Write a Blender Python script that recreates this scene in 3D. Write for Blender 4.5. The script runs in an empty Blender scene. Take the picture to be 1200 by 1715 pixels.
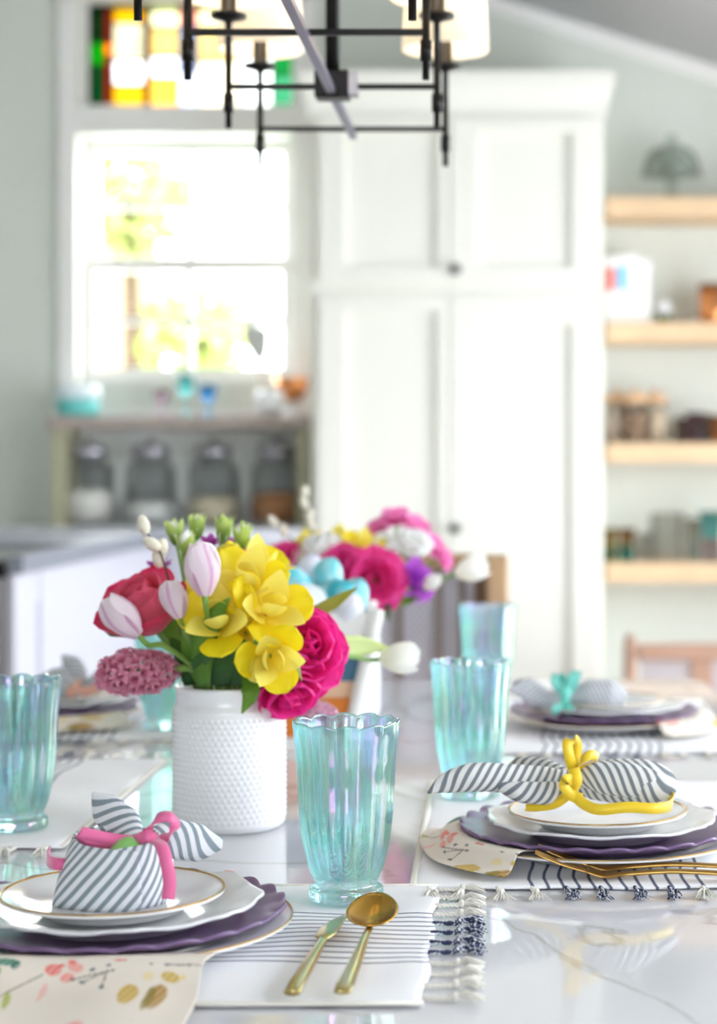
import bpy, math, random
from mathutils import Vector, Matrix
random.seed(7)
sc = bpy.context.scene
C = sc.collection
PI = math.pi
V = Vector

# ------------------------------------------------------------ camera, world, light, exposure
CZ = 1.10            # camera height; table top stands at 0.762
F = 3100.0           # focal length in pixels of the 1200x1715 frame
cam = bpy.data.cameras.new('camera'); cam_o = bpy.data.objects.new('camera', cam); C.objects.link(cam_o)
cam_o.location = (0, 0, CZ); cam_o.rotation_euler = (PI/2, 0, 0)
cam.sensor_fit = 'VERTICAL'; cam.sensor_height = 36; cam.sensor_width = 36
cam.lens = F*36/1715
cam.shift_x = -260/1715; cam.shift_y = -72.5/1715
cam.dof.use_dof = True; cam.dof.focus_distance = 1.44; cam.dof.aperture_fstop = 4.6; cam.dof.aperture_blades = 0
cam.clip_start = .05
sc.camera = cam_o

w = bpy.data.worlds.new('world'); sc.world = w; w.use_nodes = True
bg = w.node_tree.nodes['Background']; bg.inputs[0].default_value = (.87, .92, 1, 1); bg.inputs[1].default_value = 9.0

def area(name, loc, rot, sx, sy, power, col):
    l = bpy.data.lights.new(name, 'AREA'); l.shape = 'RECTANGLE'; l.size = sx; l.size_y = sy; l.energy = power; l.color = col
    o = bpy.data.objects.new(name, l); C.objects.link(o); o.location = loc; o.rotation_euler = rot
    return o
# daylight entering the glazed doors in the right wall, the window over the counter
area('daylight_right', (1.95, 4.0, 1.08), (0, PI/2, 0), 2.0, 2.6, 6, (.93, .96, 1))
area('added_side_fill', (1.95, 1.35, 1.45), (0, PI/2, 0), 1.2, 1.9, 3, (.92, .95, 1))  # fill lamp behind the added side window, brightens the near table
area('daylight_window', (-1.115, 6.62, 1.85), (-PI/2, 0, 0), .75, .9, 30, (.95, .98, 1))

sc.view_settings.view_transform = 'Standard'; sc.view_settings.look = 'None'
sc.view_settings.exposure = 0.36; sc.view_settings.gamma = 1; sc.view_settings.use_curve_mapping = False

# ------------------------------------------------------------ helpers
def at(px, py, D):                       # point of the photograph at its real distance D
    return V(((px-860)*D/F, D, CZ-(py-785)*D/F))
def lin(c):
    return tuple((x/255/12.92 if x/255 <= .04045 else ((x/255+.055)/1.055)**2.4) for x in c)

MATS = {}
def mat(name, col, rough=.5, metal=0, var=.05, scale=25, bump=0, bscale=60, **kw):
    if name in MATS: return MATS[name]
    m = bpy.data.materials.new(name); m.use_nodes = True; nt = m.node_tree; N = nt.nodes; L = nt.links
    b = N['Principled BSDF']; c = lin(col)
    tc = N.new('ShaderNodeTexCoord')
    if var:
        nz = N.new('ShaderNodeTexNoise'); nz.inputs['Scale'].default_value = scale; nz.inputs['Detail'].default_value = 3
        L.new(tc.outputs['Object'], nz.inputs['Vector'])
        mx = N.new('ShaderNodeMix'); mx.data_type = 'RGBA'
        mx.inputs[6].default_value = tuple(x*(1-var) for x in c)+(1,); mx.inputs[7].default_value = tuple(min(1, x*(1+var)) for x in c)+(1,)
        L.new(nz.outputs['Fac'], mx.inputs[0]); L.new(mx.outputs[2], b.inputs['Base Color'])
    else: b.inputs['Base Color'].default_value = c+(1,)
    b.inputs['Roughness'].default_value = rough; b.inputs['Metallic'].default_value = metal
    if bump:
        nb = N.new('ShaderNodeTexNoise'); nb.inputs['Scale'].default_value = bscale; L.new(tc.outputs['Object'], nb.inputs['Vector'])
        bp = N.new('ShaderNodeBump'); bp.inputs['Strength'].default_value = bump; bp.inputs['Distance'].default_value = .002
        L.new(nb.outputs['Fac'], bp.inputs['Height']); L.new(bp.outputs[0], b.inputs['Normal'])
    for k, v in kw.items():
        b.inputs[k].default_value = v
    MATS[name] = m; return m

def petal_mat(name, base, tip, rough=.55, mid=None):
    """colour runs from petal base to tip (UV v), veins across (UV u), light shines through"""
    m = bpy.data.materials.new(name); m.use_nodes = True; nt = m.node_tree; N = nt.nodes; L = nt.links
    b = N['Principled BSDF']; uv = N.new('ShaderNodeUVMap'); sp = N.new('ShaderNodeSeparateXYZ'); L.new(uv.outputs[0], sp.inputs[0])
    nz = N.new('ShaderNodeTexNoise'); nz.inputs['Scale'].default_value = 6
    mp = N.new('ShaderNodeMapping'); mp.inputs['Scale'].default_value = (4, .5, 1); L.new(uv.outputs[0], mp.inputs[0]); L.new(mp.outputs[0], nz.inputs['Vector'])
    ad = N.new('ShaderNodeMath'); ad.operation = 'MULTIPLY_ADD'; L.new(nz.outputs['Fac'], ad.inputs[0]); ad.inputs[1].default_value = .35
    sb = N.new('ShaderNodeMath'); sb.operation = 'SUBTRACT'; L.new(sp.outputs['Y'], sb.inputs[0]); sb.inputs[1].default_value = .17; L.new(sb.outputs[0], ad.inputs[2])
    r = N.new('ShaderNodeValToRGB'); L.new(ad.outputs[0], r.inputs[0])
    r.color_ramp.elements[0].color = lin(base)+(1,); r.color_ramp.elements[1].color = lin(tip)+(1,)
    src = r.outputs[0]
    if mid:      # a stripe of colour along the middle of the petal
        d = N.new('ShaderNodeMath'); d.operation = 'SUBTRACT'; L.new(sp.outputs['X'], d.inputs[0]); d.inputs[1].default_value = .5
        a = N.new('ShaderNodeMath'); a.operation = 'ABSOLUTE'; L.new(d.outputs[0], a.inputs[0])
        mr = N.new('ShaderNodeMapRange'); mr.inputs[1].default_value = .02; mr.inputs[2].default_value = .12; mr.inputs[3].default_value = .75; mr.inputs[4].default_value = 0
        L.new(a.outputs[0], mr.inputs[0]); mx = N.new('ShaderNodeMix'); mx.data_type = 'RGBA'
        L.new(mr.outputs[0], mx.inputs[0]); L.new(src, mx.inputs[6]); mx.inputs[7].default_value = lin(mid)+(1,); src = mx.outputs[2]
    L.new(src, b.inputs['Base Color']); b.inputs['Roughness'].default_value = rough
    t = N.new('ShaderNodeBsdfTranslucent'); L.new(src, t.inputs[0]); ms = N.new('ShaderNodeMixShader'); ms.inputs[0].default_value = .35
    L.new(b.outputs[0], ms.inputs[1]); L.new(t.outputs[0], ms.inputs[2]); L.new(ms.outputs[0], N['Material Output'].inputs[0])
    return m

def stripe_mat(name, base, stripe, period, duty, lo=-9, hi=9, axis='X', skew=0, rough=.85):
    """woven cloth; UV in metres; stripes repeat along axis between lo and hi"""
    m = bpy.data.materials.new(name); m.use_nodes = True; nt = m.node_tree; N = nt.nodes; L = nt.links
    b = N['Principled BSDF']; uv = N.new('ShaderNodeUVMap'); sp = N.new('ShaderNodeSeparateXYZ'); L.new(uv.outputs[0], sp.inputs[0])
    o = 'Y' if axis == 'X' else 'X'
    def mth(op, a, b_, c=None):
        n = N.new('ShaderNodeMath'); n.operation = op
        for i, x in enumerate((a, b_, c)):
            if x is None: continue
            if isinstance(x, (int, float)): n.inputs[i].default_value = x
            else: L.new(x, n.inputs[i])
        return n.outputs[0]
    nz = N.new('ShaderNodeTexNoise'); nz.inputs['Scale'].default_value = 30; L.new(uv.outputs[0], nz.inputs['Vector'])
    q = mth('MULTIPLY_ADD', sp.outputs[o], skew, sp.outputs[axis]); q = mth('MULTIPLY_ADD', nz.outputs['Fac'], period*.15, q)
    f = mth('FRACT', mth('DIVIDE', q, period), 0); d = mth('ABSOLUTE', mth('SUBTRACT', f, .5), 0)
    mr = N.new('ShaderNodeMapRange'); L.new(d, mr.inputs[0]); mr.inputs[1].default_value = duty/2-.04; mr.inputs[2].default_value = duty/2+.04; mr.inputs[3].default_value = 1; mr.inputs[4].default_value = 0
    k = mth('MULTIPLY', mr.outputs[0], mth('GREATER_THAN', q, lo)); k = mth('MULTIPLY', k, mth('LESS_THAN', q, hi))
    mx = N.new('ShaderNodeMix'); mx.data_type = 'RGBA'; L.new(k, mx.inputs[0]); mx.inputs[6].default_value = lin(base)+(1,); mx.inputs[7].default_value = lin(stripe)+(1,)
    L.new(mx.outputs[2], b.inputs['Base Color']); b.inputs['Roughness'].default_value = rough
    wv = N.new('ShaderNodeTexNoise'); wv.inputs['Scale'].default_value = 900; L.new(uv.outputs[0], wv.inputs['Vector'])
    bp = N.new('ShaderNodeBump'); bp.inputs['Strength'].default_value = .25; bp.inputs['Distance'].default_value = .0006; L.new(wv.outputs['Fac'], bp.inputs['Height']); L.new(bp.outputs[0], b.inputs['Normal'])
    return m

def glass_mat(name, tint, clear=.45, rough=.0, irid=0, ior=1.45):
    """real glass mixed with a tinted transparent share so that light reaches what stands behind it; optional iridescent film"""
    m = bpy.data.materials.new(name); m.use_nodes = True; nt = m.node_tree; N = nt.nodes; L = nt.links
    b = N['Principled BSDF']; c = tuple(x**.27 for x in lin(tint))+(1,)      # light crosses several glass surfaces
    b.inputs['Base Color'].default_value = c; b.inputs['Roughness'].default_value = rough; b.inputs['Transmission Weight'].default_value = 1; b.inputs['IOR'].default_value = ior
    if irid:
        b.inputs['Thin Film Thickness'].default_value = 420; b.inputs['Thin Film IOR'].default_value = 1.9
    t = N.new('ShaderNodeBsdfTransparent'); t.inputs[0].default_value = c
    ms = N.new('ShaderNodeMixShader'); ms.inputs[0].default_value = clear; L.new(b.outputs[0], ms.inputs[1]); L.new(t.outputs[0], ms.inputs[2]); out = ms.outputs[0]
    if irid:
        tc = N.new('ShaderNodeTexCoord'); mp = N.new('ShaderNodeMapping'); mp.inputs['Scale'].default_value = (55, 55, 12); L.new(tc.outputs['Object'], mp.inputs[0])
        nz = N.new('ShaderNodeTexNoise'); nz.inputs['Scale'].default_value = 1; nz.inputs['Detail'].default_value = 1.5; L.new(mp.outputs[0], nz.inputs['Vector'])
        r = N.new('ShaderNodeValToRGB'); L.new(nz.outputs['Fac'], r.inputs[0]); cr = r.color_ramp
        cols = [(.3, (90, 190, 255)), (.4, (190, 150, 255)), (.48, (255, 190, 225)), (.54, (120, 255, 215)), (.6, (240, 250, 150)), (.7, (120, 210, 255))]
        cr.elements[0].position = cols[0][0]; cr.elements[0].color = lin(cols[0][1])+(1,); cr.elements[1].position = cols[-1][0]; cr.elements[1].color = lin(cols[-1][1])+(1,)
        for p, q in cols[1:-1]: e = cr.elements.new(p); e.color = lin(q)+(1,)
        g = N.new('ShaderNodeBsdfGlossy'); g.inputs['Roughness'].default_value = .05; L.new(r.outputs[0], g.inputs['Color'])
        m2 = N.new('ShaderNodeMixShader'); m2.inputs[0].default_value = irid; L.new(out, m2.inputs[1]); L.new(g.outputs[0], m2.inputs[2]); out = m2.outputs[0]
    L.new(out, N['Material Output'].inputs[0]); return m

def pane_mat(name, tint, gloss=.05):
    m = bpy.data.materials.new(name); m.use_nodes = True; nt = m.node_tree; N = nt.nodes; L = nt.links
    N.remove(N['Principled BSDF'])
    tc = N.new('ShaderNodeTexCoord'); nz = N.new('ShaderNodeTexNoise'); nz.inputs['Scale'].default_value = 14; L.new(tc.outputs['Object'], nz.inputs['Vector'])
    mx = N.new('ShaderNodeMix'); mx.data_type = 'RGBA'; c = lin(tint); mx.inputs[6].default_value = tuple(x*.75 for x in c)+(1,); mx.inputs[7].default_value = tuple(min(1, x*1.2) for x in c)+(1,)
    L.new(nz.outputs['Fac'], mx.inputs[0])
    t = N.new('ShaderNodeBsdfTransparent'); L.new(mx.outputs[2], t.inputs[0]); g = N.new('ShaderNodeBsdfGlossy'); g.inputs['Roughness'].default_value = .02
    ms = N.new('ShaderNodeMixShader'); ms.inputs[0].default_value = gloss; L.new(t.outputs[0], ms.inputs[1]); L.new(g.outputs[0], ms.inputs[2]); L.new(ms.outputs[0], N['Material Output'].inputs[0])
    return m

def attr_mat(name, rough=.85):
    m = bpy.data.materials.new(name); m.use_nodes = True; nt = m.node_tree; N = nt.nodes; b = N['Principled BSDF']
    a = N.new('ShaderNodeAttribute'); a.attribute_name = 'print'; nt.links.new(a.outputs['Color'], b.inputs['Base Color']); b.inputs['Roughness'].default_value = rough
    return m

# mesh data is a triple (verts, faces, uvs per vertex or None)
def mesh(name, d, m, smooth=True, cols=None):
    v, f, u = d
    me = bpy.data.meshes.new(name); me.from_pydata([tuple(p) for p in v], [], f)
    if u:
        l = me.uv_layers.new(name='UVMap'); vi = [0]*len(me.loops); me.loops.foreach_get('vertex_index', vi)
        fl = []
        for i in vi: fl += [u[i][0], u[i][1]]
        l.data.foreach_set('uv', fl)
    if cols:
        a = me.color_attributes.new('print', 'FLOAT_COLOR', 'POINT'); fl = []
        for c in cols: fl += [c[0], c[1], c[2], 1]
        a.data.foreach_set('color', fl)
    if smooth: me.polygons.foreach_set('use_smooth', [True]*len(me.polygons))
    if m: me.materials.append(m)
    return me
def link(name, me, parent=None, M=None):
    o = bpy.data.objects.new(name, me); C.objects.link(o)
    if parent: o.parent = parent
    if M is not None: o.matrix_local = M
    return o
def ob(name, d, m, parent=None, smooth=True, M=None, solid=0, sub=0, bevel=0, cols=None):
    me = d if isinstance(d, bpy.types.Mesh) else mesh(name, d, m, smooth, cols)
    o = link(name, me, parent, M)
    if solid:
        s = o.modifiers.new('solid', 'SOLIDIFY'); s.thickness = solid; s.offset = 0
    if sub: s = o.modifiers.new('sub', 'SUBSURF'); s.levels = s.render_levels = sub
    if bevel:
        s = o.modifiers.new('bevel', 'BEVEL'); s.width = bevel; s.segments = 2; s.limit_method = 'ANGLE'
    return o
def tag(o, label, cat=None, group=None, kind=None):
    if label: o['label'] = label
    if cat: o['category'] = cat
    if group: o['group'] = group
    if kind: o['kind'] = kind
    return o
def thing(name, label, cat, loc=(0, 0, 0), rz=0, group=None):
    o = bpy.data.objects.new(name, None); C.objects.link(o); o.empty_display_size = .02
    o.location = loc; o.rotation_euler = (0, 0, rz); return tag(o, label, cat, group)
def struct(name, d, m, parent=None, smooth=False, label=None, **k):
    o = ob(name, d, m, parent, smooth, **k)
    if not parent: tag(o, label, None, None, 'structure')
    return o
def join(*ds):
    v, f, u = [], [], []
    for a, b, c in ds:
        n = len(v); v += list(a); f += [tuple(i+n for i in q) for q in b]; u += list(c) if c else [(0, 0)]*len(a)
    return v, f, u
def move(d, t=(0, 0, 0), R=None):
    t = V(t); v = [((R @ V(p)) if R else V(p))+t for p in d[0]]
    return v, d[1], d[2]
def box(x0, x1, y0, y1, z0, z1):
    v = [(x0, y0, z0), (x1, y0, z0), (x1, y1, z0), (x0, y1, z0), (x0, y0, z1), (x1, y0, z1), (x1, y1, z1), (x0, y1, z1)]
    return v, [(0, 3, 2, 1), (4, 5, 6, 7), (0, 1, 5, 4), (1, 2, 6, 5), (2, 3, 7, 6), (3, 0, 4, 7)], None
def grid(nu, nv, f, closed=False):
    v, u, fs = [], [], []
    for j in range(nv+1):
        for i in range(nu if closed else nu+1):
            p = f(i/nu, j/nv); v.append(p[:3]); u.append(p[3:5] if len(p) > 3 else (i/nu, j/nv))
    n = nu if closed else nu+1
    for j in range(nv):
        for i in range(nu):
            a = j*n+i; b = j*n+(i+1) % n; fs.append((a, b, b+n, a+n))
    return v, fs, u
def lathe(prof, n=48, rf=None, zf=None):
    """prof: list of (r, z), revolved; rf/zf(theta, r, z) modulate"""
    v, fs = [], []
    for r, z in prof:
        for i in range(n):
            t = 2*PI*i/n; rr = rf(t, r, z) if rf else r; zz = zf(t, r, z) if zf else z
            v.append((rr*math.cos(t), rr*math.sin(t), zz))
    for j in range(len(prof)-1):
        for i in range(n):
            a = j*n+i; b = j*n+(i+1) % n; fs.append((a, b, b+n, a+n))
    return v, fs, None
def cat(pts, k=8):
    """Catmull-Rom through pts"""
    P = [V(p) for p in pts]; P = [P[0]*2-P[1]]+P+[P[-1]*2-P[-2]]; out = []
    for i in range(1, len(P)-2):
        for s in range(k):
            t = s/k; a, b, c, d = P[i-1:i+3]
            out.append(.5*((2*b)+(c-a)*t+(2*a-5*b+4*c-d)*t*t+(3*b-a-3*c+d)*t**3))
    return out+[P[-2]]
def lerp(arr, t):
    if isinstance(arr, (int, float)): return arr
    x = t*(len(arr)-1); i = min(int(x), len(arr)-2); return arr[i]+(arr[i+1]-arr[i])*(x-i)
def loft(pts, wd, th, side=(0, 0, 1), n=12, k=8, p=1.0):
    """elliptical sections along a curve: half-widths wd (along side) and th; UV in metres"""
    P = cat(pts, k) if k > 1 else [V(q) for q in pts]; S = V(side); v, fs, u = [], [], []; arc = 0
    for i, q in enumerate(P):
        T = (P[min(i+1, len(P)-1)]-P[max(i-1, 0)]).normalized()
        s = (S-T*S.dot(T)); s = s.normalized() if s.length > 1e-4 else T.orthogonal().normalized(); nn = T.cross(s); S = s
        if i: arc += (q-P[i-1]).length
        t = i/(len(P)-1); a, b = lerp(wd, t), lerp(th, t)
        for j in range(n):
            g = 2*PI*j/n; cg, sg = math.cos(g), math.sin(g)
            cg = math.copysign(abs(cg)**p, cg); sg = math.copysign(abs(sg)**p, sg)
            v.append(q+s*(a*cg)+nn*(b*sg)); u.append((arc, (abs(j-n/2)/n)*2*a*2))
    for i in range(len(P)-1):
        for j in range(n):
            a = i*n+j; b = i*n+(j+1) % n; fs.append((a, b, b+n, a+n))
    fs.append(tuple(reversed(range(n)))); fs.append(tuple((len(P)-1)*n+j for j in range(n)))
    return v, fs, u
def tube(pts, r, n=8, k=6): return loft(pts, r, r, (.3, .2, 1), n, k)
def strip(pts, wd, side, k=8):
    """a flat band along a curve; side may be one vector or one per point"""
    P = cat(pts, k); v, fs, u = [], [], []; arc = 0
    sd = [V(s) for s in side] if isinstance(side[0], (tuple, list, Vector)) else None
    for i, q in enumerate(P):
        T = (P[min(i+1, len(P)-1)]-P[max(i-1, 0)]).normalized(); t = i/(len(P)-1)
        if sd: x = t*(len(sd)-1); a = min(int(x), len(sd)-2); S = sd[a].lerp(sd[a+1], x-a)
        else: S = V(side)
        s = (S-T*S.dot(T)).normalized()*lerp(wd, t)
        if i: arc += (q-P[i-1]).length
        v += [q-s, q+s]; u += [(arc, 0), (arc, 1)]
    for i in range(len(P)-1): fs.append((2*i, 2*i+1, 2*i+3, 2*i+2))
    return v, fs, u
def look(d, roll=0):
    """rotation taking +z to direction d"""
    return (V(d).to_track_quat('Z', 'Y').to_matrix().to_4x4()) @ Matrix.Rotation(roll, 4, 'Z')
def prism(poly, z0, z1):
    n = len(poly); v = [(x, y, z0) for x, y in poly]+[(x, y, z1) for x, y in poly]
    return v, [tuple(reversed(range(n))), tuple(range(n, 2*n))]+[(i, (i+1) % n, (i+1) % n+n, i+n) for i in range(n)], None
def rbox(x0, x1, y0, y1, r, z0, z1, k=6):
    p = []
    for cx, cy, a0 in ((x1-r, y1-r, 0), (x0+r, y1-r, 1), (x0+r, y0+r, 2), (x1-r, y0+r, 3)):
        for i in range(k+1): a = (a0+i/k)*PI/2; p.append((cx+r*math.cos(a), cy+r*math.sin(a)))
    return prism(p, z0, z1)
def copy_tree(o, parent=None):
    c = o.copy(); C.objects.link(c); c.parent = parent
    for ch in o.children:
        copy_tree(ch, c)
    return c

# ------------------------------------------------------------ materials
M_wall = mat('wall_paint', (214, 217, 207), .8, var=.02, bump=.05, bscale=200)
M_ceil = mat('ceiling_paint', (186, 186, 186), .85, var=.02)
M_trim = mat('white_trim', (240, 237, 232), .45, var=.015)
M_floor = mat('oak_floor', (176, 164, 150), .4, var=.15, scale=6)
M_cab = mat('cabinet_paint', (240, 238, 226), .4, var=.01)
M_cab2 = mat('island_paint', (204, 203, 212), .4, var=.01)
M_black = mat('black_metal', (30, 28, 28), .35, .6, var=.1)
M_oak = mat('pale_oak', (226, 194, 154), .5, var=.14, scale=9)
M_steel = mat('brushed_steel', (175, 172, 178), .35, .8, var=.04)
M_bglass = mat('black_glass', (14, 14, 16), .1, var=0)
M_stone = mat('grey_stone', (128, 132, 142), .4, var=.12, scale=14)
M_white_stone = mat('white_stone', (225, 226, 232), .3, var=.05, scale=12)
M_ledge = mat('greige_wood', (172, 158, 148), .5, var=.08, scale=12)
M_olive = mat('olive_wood', (172, 168, 138), .5, var=.1, scale=12)
M_clear = glass_mat('clear_glass', (244, 248, 248), .8)
M_pane = pane_mat('window_pane', (252, 254, 255), .03)
M_lead = mat('lead_came', (40, 38, 36), .5, .5)
M_ceramic = mat('white_ceramic', (246, 246, 248), .18, var=.008)

# ------------------------------------------------------------ room shell
BW = 6.30
def ceil_z(x): return 2.69-.317*(x+.02) if x > -1.3 else 3.096+.317*(x+1.3)
def wall_xz(x0, x1, z0, z1, y0, y1): return box(x0, x1, y0, y1, z0, z1)
wx0, wx1 = -1.48, -.752
gx = [(-3.0, wx0, 0, 2.55), (wx0, wx1, 0, 1.395), (wx0, wx1, 2.232, 2.334), (wx1, 1.75, 0, 2.13)]
wb = join(*[wall_xz(a, b, c, d, BW, BW+.16) for a, b, c, d in gx])
# gable part above, cut round the transom
pl = [(-3.0, 2.55), (wx0, 2.55), (wx0, ceil_z(wx0)+.05), (-3.0, ceil_z(-3)+.05)]
def poly_xz(p, y0, y1):
    n = len(p); v = [(x, y0, z) for x, z in p]+[(x, y1, z) for x, z in p]
    return v, [tuple(range(n)), tuple(reversed(range(n, 2*n)))]+[(i, i+n, (i+1) % n+n, (i+1) % n) for i in range(n)], None
wb = join(wb, poly_xz(pl, BW, BW+.16),
          poly_xz([(wx0, 2.69), (wx1, 2.69), (wx1, ceil_z(wx1)+.05), (-1.3, 3.146), (wx0, ceil_z(wx0)+.05)], BW, BW+.16),
          poly_xz([(wx1, 2.13), (1.75, 2.13), (1.75, ceil_z(1.75)+.05), (wx1, ceil_z(wx1)+.05)], BW, BW+.16))
struct('wall_back', wb, M_wall, label='pale grey-green painted kitchen back wall')
struct('wall_left', box(-3.1, -3.0, -2.6, BW+.16, 0, 2.7), M_wall, label='pale painted wall on the left')
# right wall with a wide glazed door opening and an added window gap
struct('wall_right', join(box(1.75, 1.9, -2.6, .4, 0, 2.2), box(1.75, 1.9, .4, 2.3, 0, .85), box(1.75, 1.9, .4, 2.3, 2.05, 2.2), box(1.75, 1.9, 2.3, 2.6, 0, 2.2), box(1.75, 1.9, 5.4, BW+.16, 0, 2.2), box(1.75, 1.9, 2.6, 5.4, 2.1, 2.2)), M_wall, label='pale painted wall on the right with glazed doors')
struct('wall_front', join(box(-3, -.9, -2.3, -2.2, 0, 3.1), box(.5, 1.75, -2.3, -2.2, 0, 3.1), box(-.9, .5, -2.3, -2.2, 0, 1.0), box(-.9, .5, -2.3, -2.2, 2.0, 3.1)), M_wall, label='pale painted wall behind the photographer')  # opening added behind the camera to let fill light in
def slab(xa, xb):
    za, zb = ceil_z(xa), ceil_z(xb)
    v = [(xa, -2.6, za), (xb, -2.6, zb), (xb, BW+.16, zb), (xa, BW+.16, za)]; v += [(x, y, z+.1) for x, y, z in v]
    return v, [(3, 2, 1, 0), (4, 5, 6, 7), (0, 1, 5, 4), (1, 2, 6, 5), (2, 3, 7, 6), (3, 0, 4, 7)], None
struct('ceiling', join(slab(-3.1, -1.3), slab(-1.3, 1.9)), M_ceil, label='sloping grey-white vaulted ceiling')
struct('floor', box(-3.1, 1.9, -2.6, BW+.16, -.1, 0), M_floor, label='oak floor')
tv = []
for (xa, xb) in ((-1.3, 1.75),):
    for x in (xa, xb):
        for y in (BW-.02, BW):
            for dz in (-.055, 0): tv.append((x, y, ceil_z(x)+dz-.001))
struct('trim_1', (tv, [(0, 1, 3, 2), (4, 6, 7, 5), (0, 4, 5, 1), (2, 3, 7, 6), (0, 2, 6, 4), (1, 5, 7, 3)], None), M_trim, label='white sloping trim where back wall meets ceiling')
struct('baseboard_back', box(-3, 1.75, BW-.015, BW-.001, 0, .12), M_trim, label='white baseboard along the back wall')

# glazed doors in the right wall (outside the frame; they let the daylight in)
d = thing('door_1', 'white glazed double doors in the right wall', None, (1.82, 4.0, 0)); d['kind'] = 'structure'
for s in (-1, 1):
    y0, y1 = (-1.4, 0) if s < 0 else (0, 1.4)
    fr = ob('door_frame', join(box(-.03, .03, y0, y0+.09, 0, 2.1), box(-.03, .03, y1-.09, y1, 0, 2.1), box(-.03, .03, y0+.09, y1-.09, 0, .12), box(-.03, .03, y0+.09, y1-.09, 2.0, 2.1)), M_trim, d, False)
    ob('pane', box(-.004, .004, y0+.09, y1-.09, .12, 2.0), M_pane, d, False)

sw = thing('added_side_window', 'white side window added in the right wall to light the near table', None, (1.82, 1.35, .85)); sw['kind'] = 'structure'  # unseen window, added to bring daylight onto the near settings
ob('sash', join(box(-.03, .03, -.95, -.89, 0, 1.2), box(-.03, .03, .89, .95, 0, 1.2), box(-.03, .03, -.89, .89, 0, .06), box(-.03, .03, -.89, .89, 1.14, 1.2), box(-.02, .02, -.015, .015, .06, 1.14)), M_trim, sw, False)
for ya, yb in ((-.89, -.015), (.015, .89)): ob('pane', box(-.004, .004, ya, yb, .06, 1.14), M_pane, sw, False)

# main window
wn = thing('window_1', 'bright white double-hung kitchen window over the counter', None, (-1.116, BW, 1.395)); wn['kind'] = 'structure'
def wbox(x0, x1, z0, z1, y0, y1): return box(x0+1.116, x1+1.116, y0, y1, z0-1.395, z1-1.395)
for nm, a in (('casing', (-1.545, wx0, 1.30, 2.76)), ('casing', (wx1, -.672, 1.30, 2.76)), ('casing', (wx0, wx1, 2.232, 2.334)), ('casing', (-1.545, -.672, 2.69, 2.78))):
    ob(nm, wbox(*a, -.025, -.001), M_trim, wn, False, bevel=.004)
ob('window_sill', wbox(-1.56, -.66, 1.275, 1.305, -.02, -.001), M_trim, wn, False)
zm = 1.80
for (z0, z1, yy) in ((1.395, zm+.02, .05), (zm-.02, 2.232, .085)):
    sh = ob('sash', join(wbox(wx0, wx0+.045, z0, z1, yy, yy+.03), wbox(wx1-.045, wx1, z0, z1, yy, yy+.03), wbox(wx0+.045, wx1-.045, z0, z0+.05, yy, yy+.03), wbox(wx0+.045, wx1-.045, z1-.045, z1, yy, yy+.03)), M_trim, wn, False)
    xc, zc = -1.116, (z0+z1)/2
    ob('muntin', wbox(xc-.012, xc+.012, z0+.05, z1-.045, yy+.004, yy+.026), M_trim, sh, False)
    ob('muntin', wbox(wx0+.045, wx1-.045, zc-.012, zc+.012, yy+.006, yy+.024), M_trim, sh, False)
    for (xa, xb) in ((wx0+.045, xc-.012), (xc+.012, wx1-.045)):
        for (za, zb) in ((z0+.05, zc-.012), (zc+.012, z1-.045)): ob('pane', wbox(xa, xb, za, zb, yy+.013, yy+.017), M_pane, sh, False)

# stained-glass transom: each coloured piece a pane between lead cames
ts = thing('window_2', 'stained glass transom of green, red, yellow and clear pieces', None, (-1.116, BW, 2.334)); ts['kind'] = 'structure'
W_ = (250, 250, 245)
cols = [(150, 175, [(5, 70, (10, 120, 45)), (70, 110, (0, 225, 40)), (110, 178, (20, 150, 90))]),
        (175, 189, [(5, 72, (215, 25, 12)), (72, 92, (250, 170, 0)), (92, 178, (225, 40, 15))]),
        (189, 241, [(5, 38, (235, 200, 50)), (38, 102, (222, 220, 196)), (102, 142, W_), (142, 178, (232, 205, 70))]),
        (241, 251, [(5, 178, (205, 50, 28))]),
        (251, 299, [(5, 45, (238, 236, 206)), (45, 95, (230, 212, 160)), (95, 130, W_), (130, 178, (255, 214, 130))]),
        (299, 331, [(5, 42, (222, 165, 155)), (42, 122, (190, 205, 232)), (122, 178, (225, 228, 235))]),
        (331, 401, [(5, 42, (245, 235, 205)), (42, 104, (238, 216, 165)), (104, 178, (255, 246, 225))]),
        (401, 455, [(5, 90, (245, 240, 215)), (90, 178, W_)]),
        (455, 491, [(5, 90, (60, 185, 110)), (90, 127, (90, 222, 145)), (127, 178, (170, 255, 210))])]
def zy(y): return (785-y)*6.35/F+CZ-2.334
def xx(x): return (x-860)*6.35/F+1.116
pcache = {}
for x0, x1, rows in cols:
    for y0, y1, c in rows:
        if c not in pcache:
            l = [v/3.8*(2.6 if min(c) > 200 else 2.2 if c[1] > 150 and c[0] > 215 else 1.1) for v in lin(c)]; s = [int(255*(1.055*v**(1/2.4)-.055 if v > .0031 else v*12.92)) for v in l]
            pcache[c] = pane_mat('stained_glass', tuple(max(0, min(255, v)) for v in s), .02)
        ob('pane', box(xx(x0)+.003, xx(x1)-.003, .05, .056, max(.002, zy(y1)+.003), zy(y0)-.003), pcache[c], ts, False)
        ob('came', box(xx(x0), xx(x1), .047, .059, zy(y0)-.003, zy(y0)+.003), M_lead, ts, False)
    ob('came', box(xx(x0)-.003, xx(x0)+.003, .047, .059, 0, zy(5)), M_lead, ts, False)
ob('transom_frame', join(box(wx0+1.116, xx(150)-.002, .03, .08, 0, .356), box(xx(491)+.002, wx1+1.116, .03, .08, 0, .356)), M_trim, ts, False)

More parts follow.
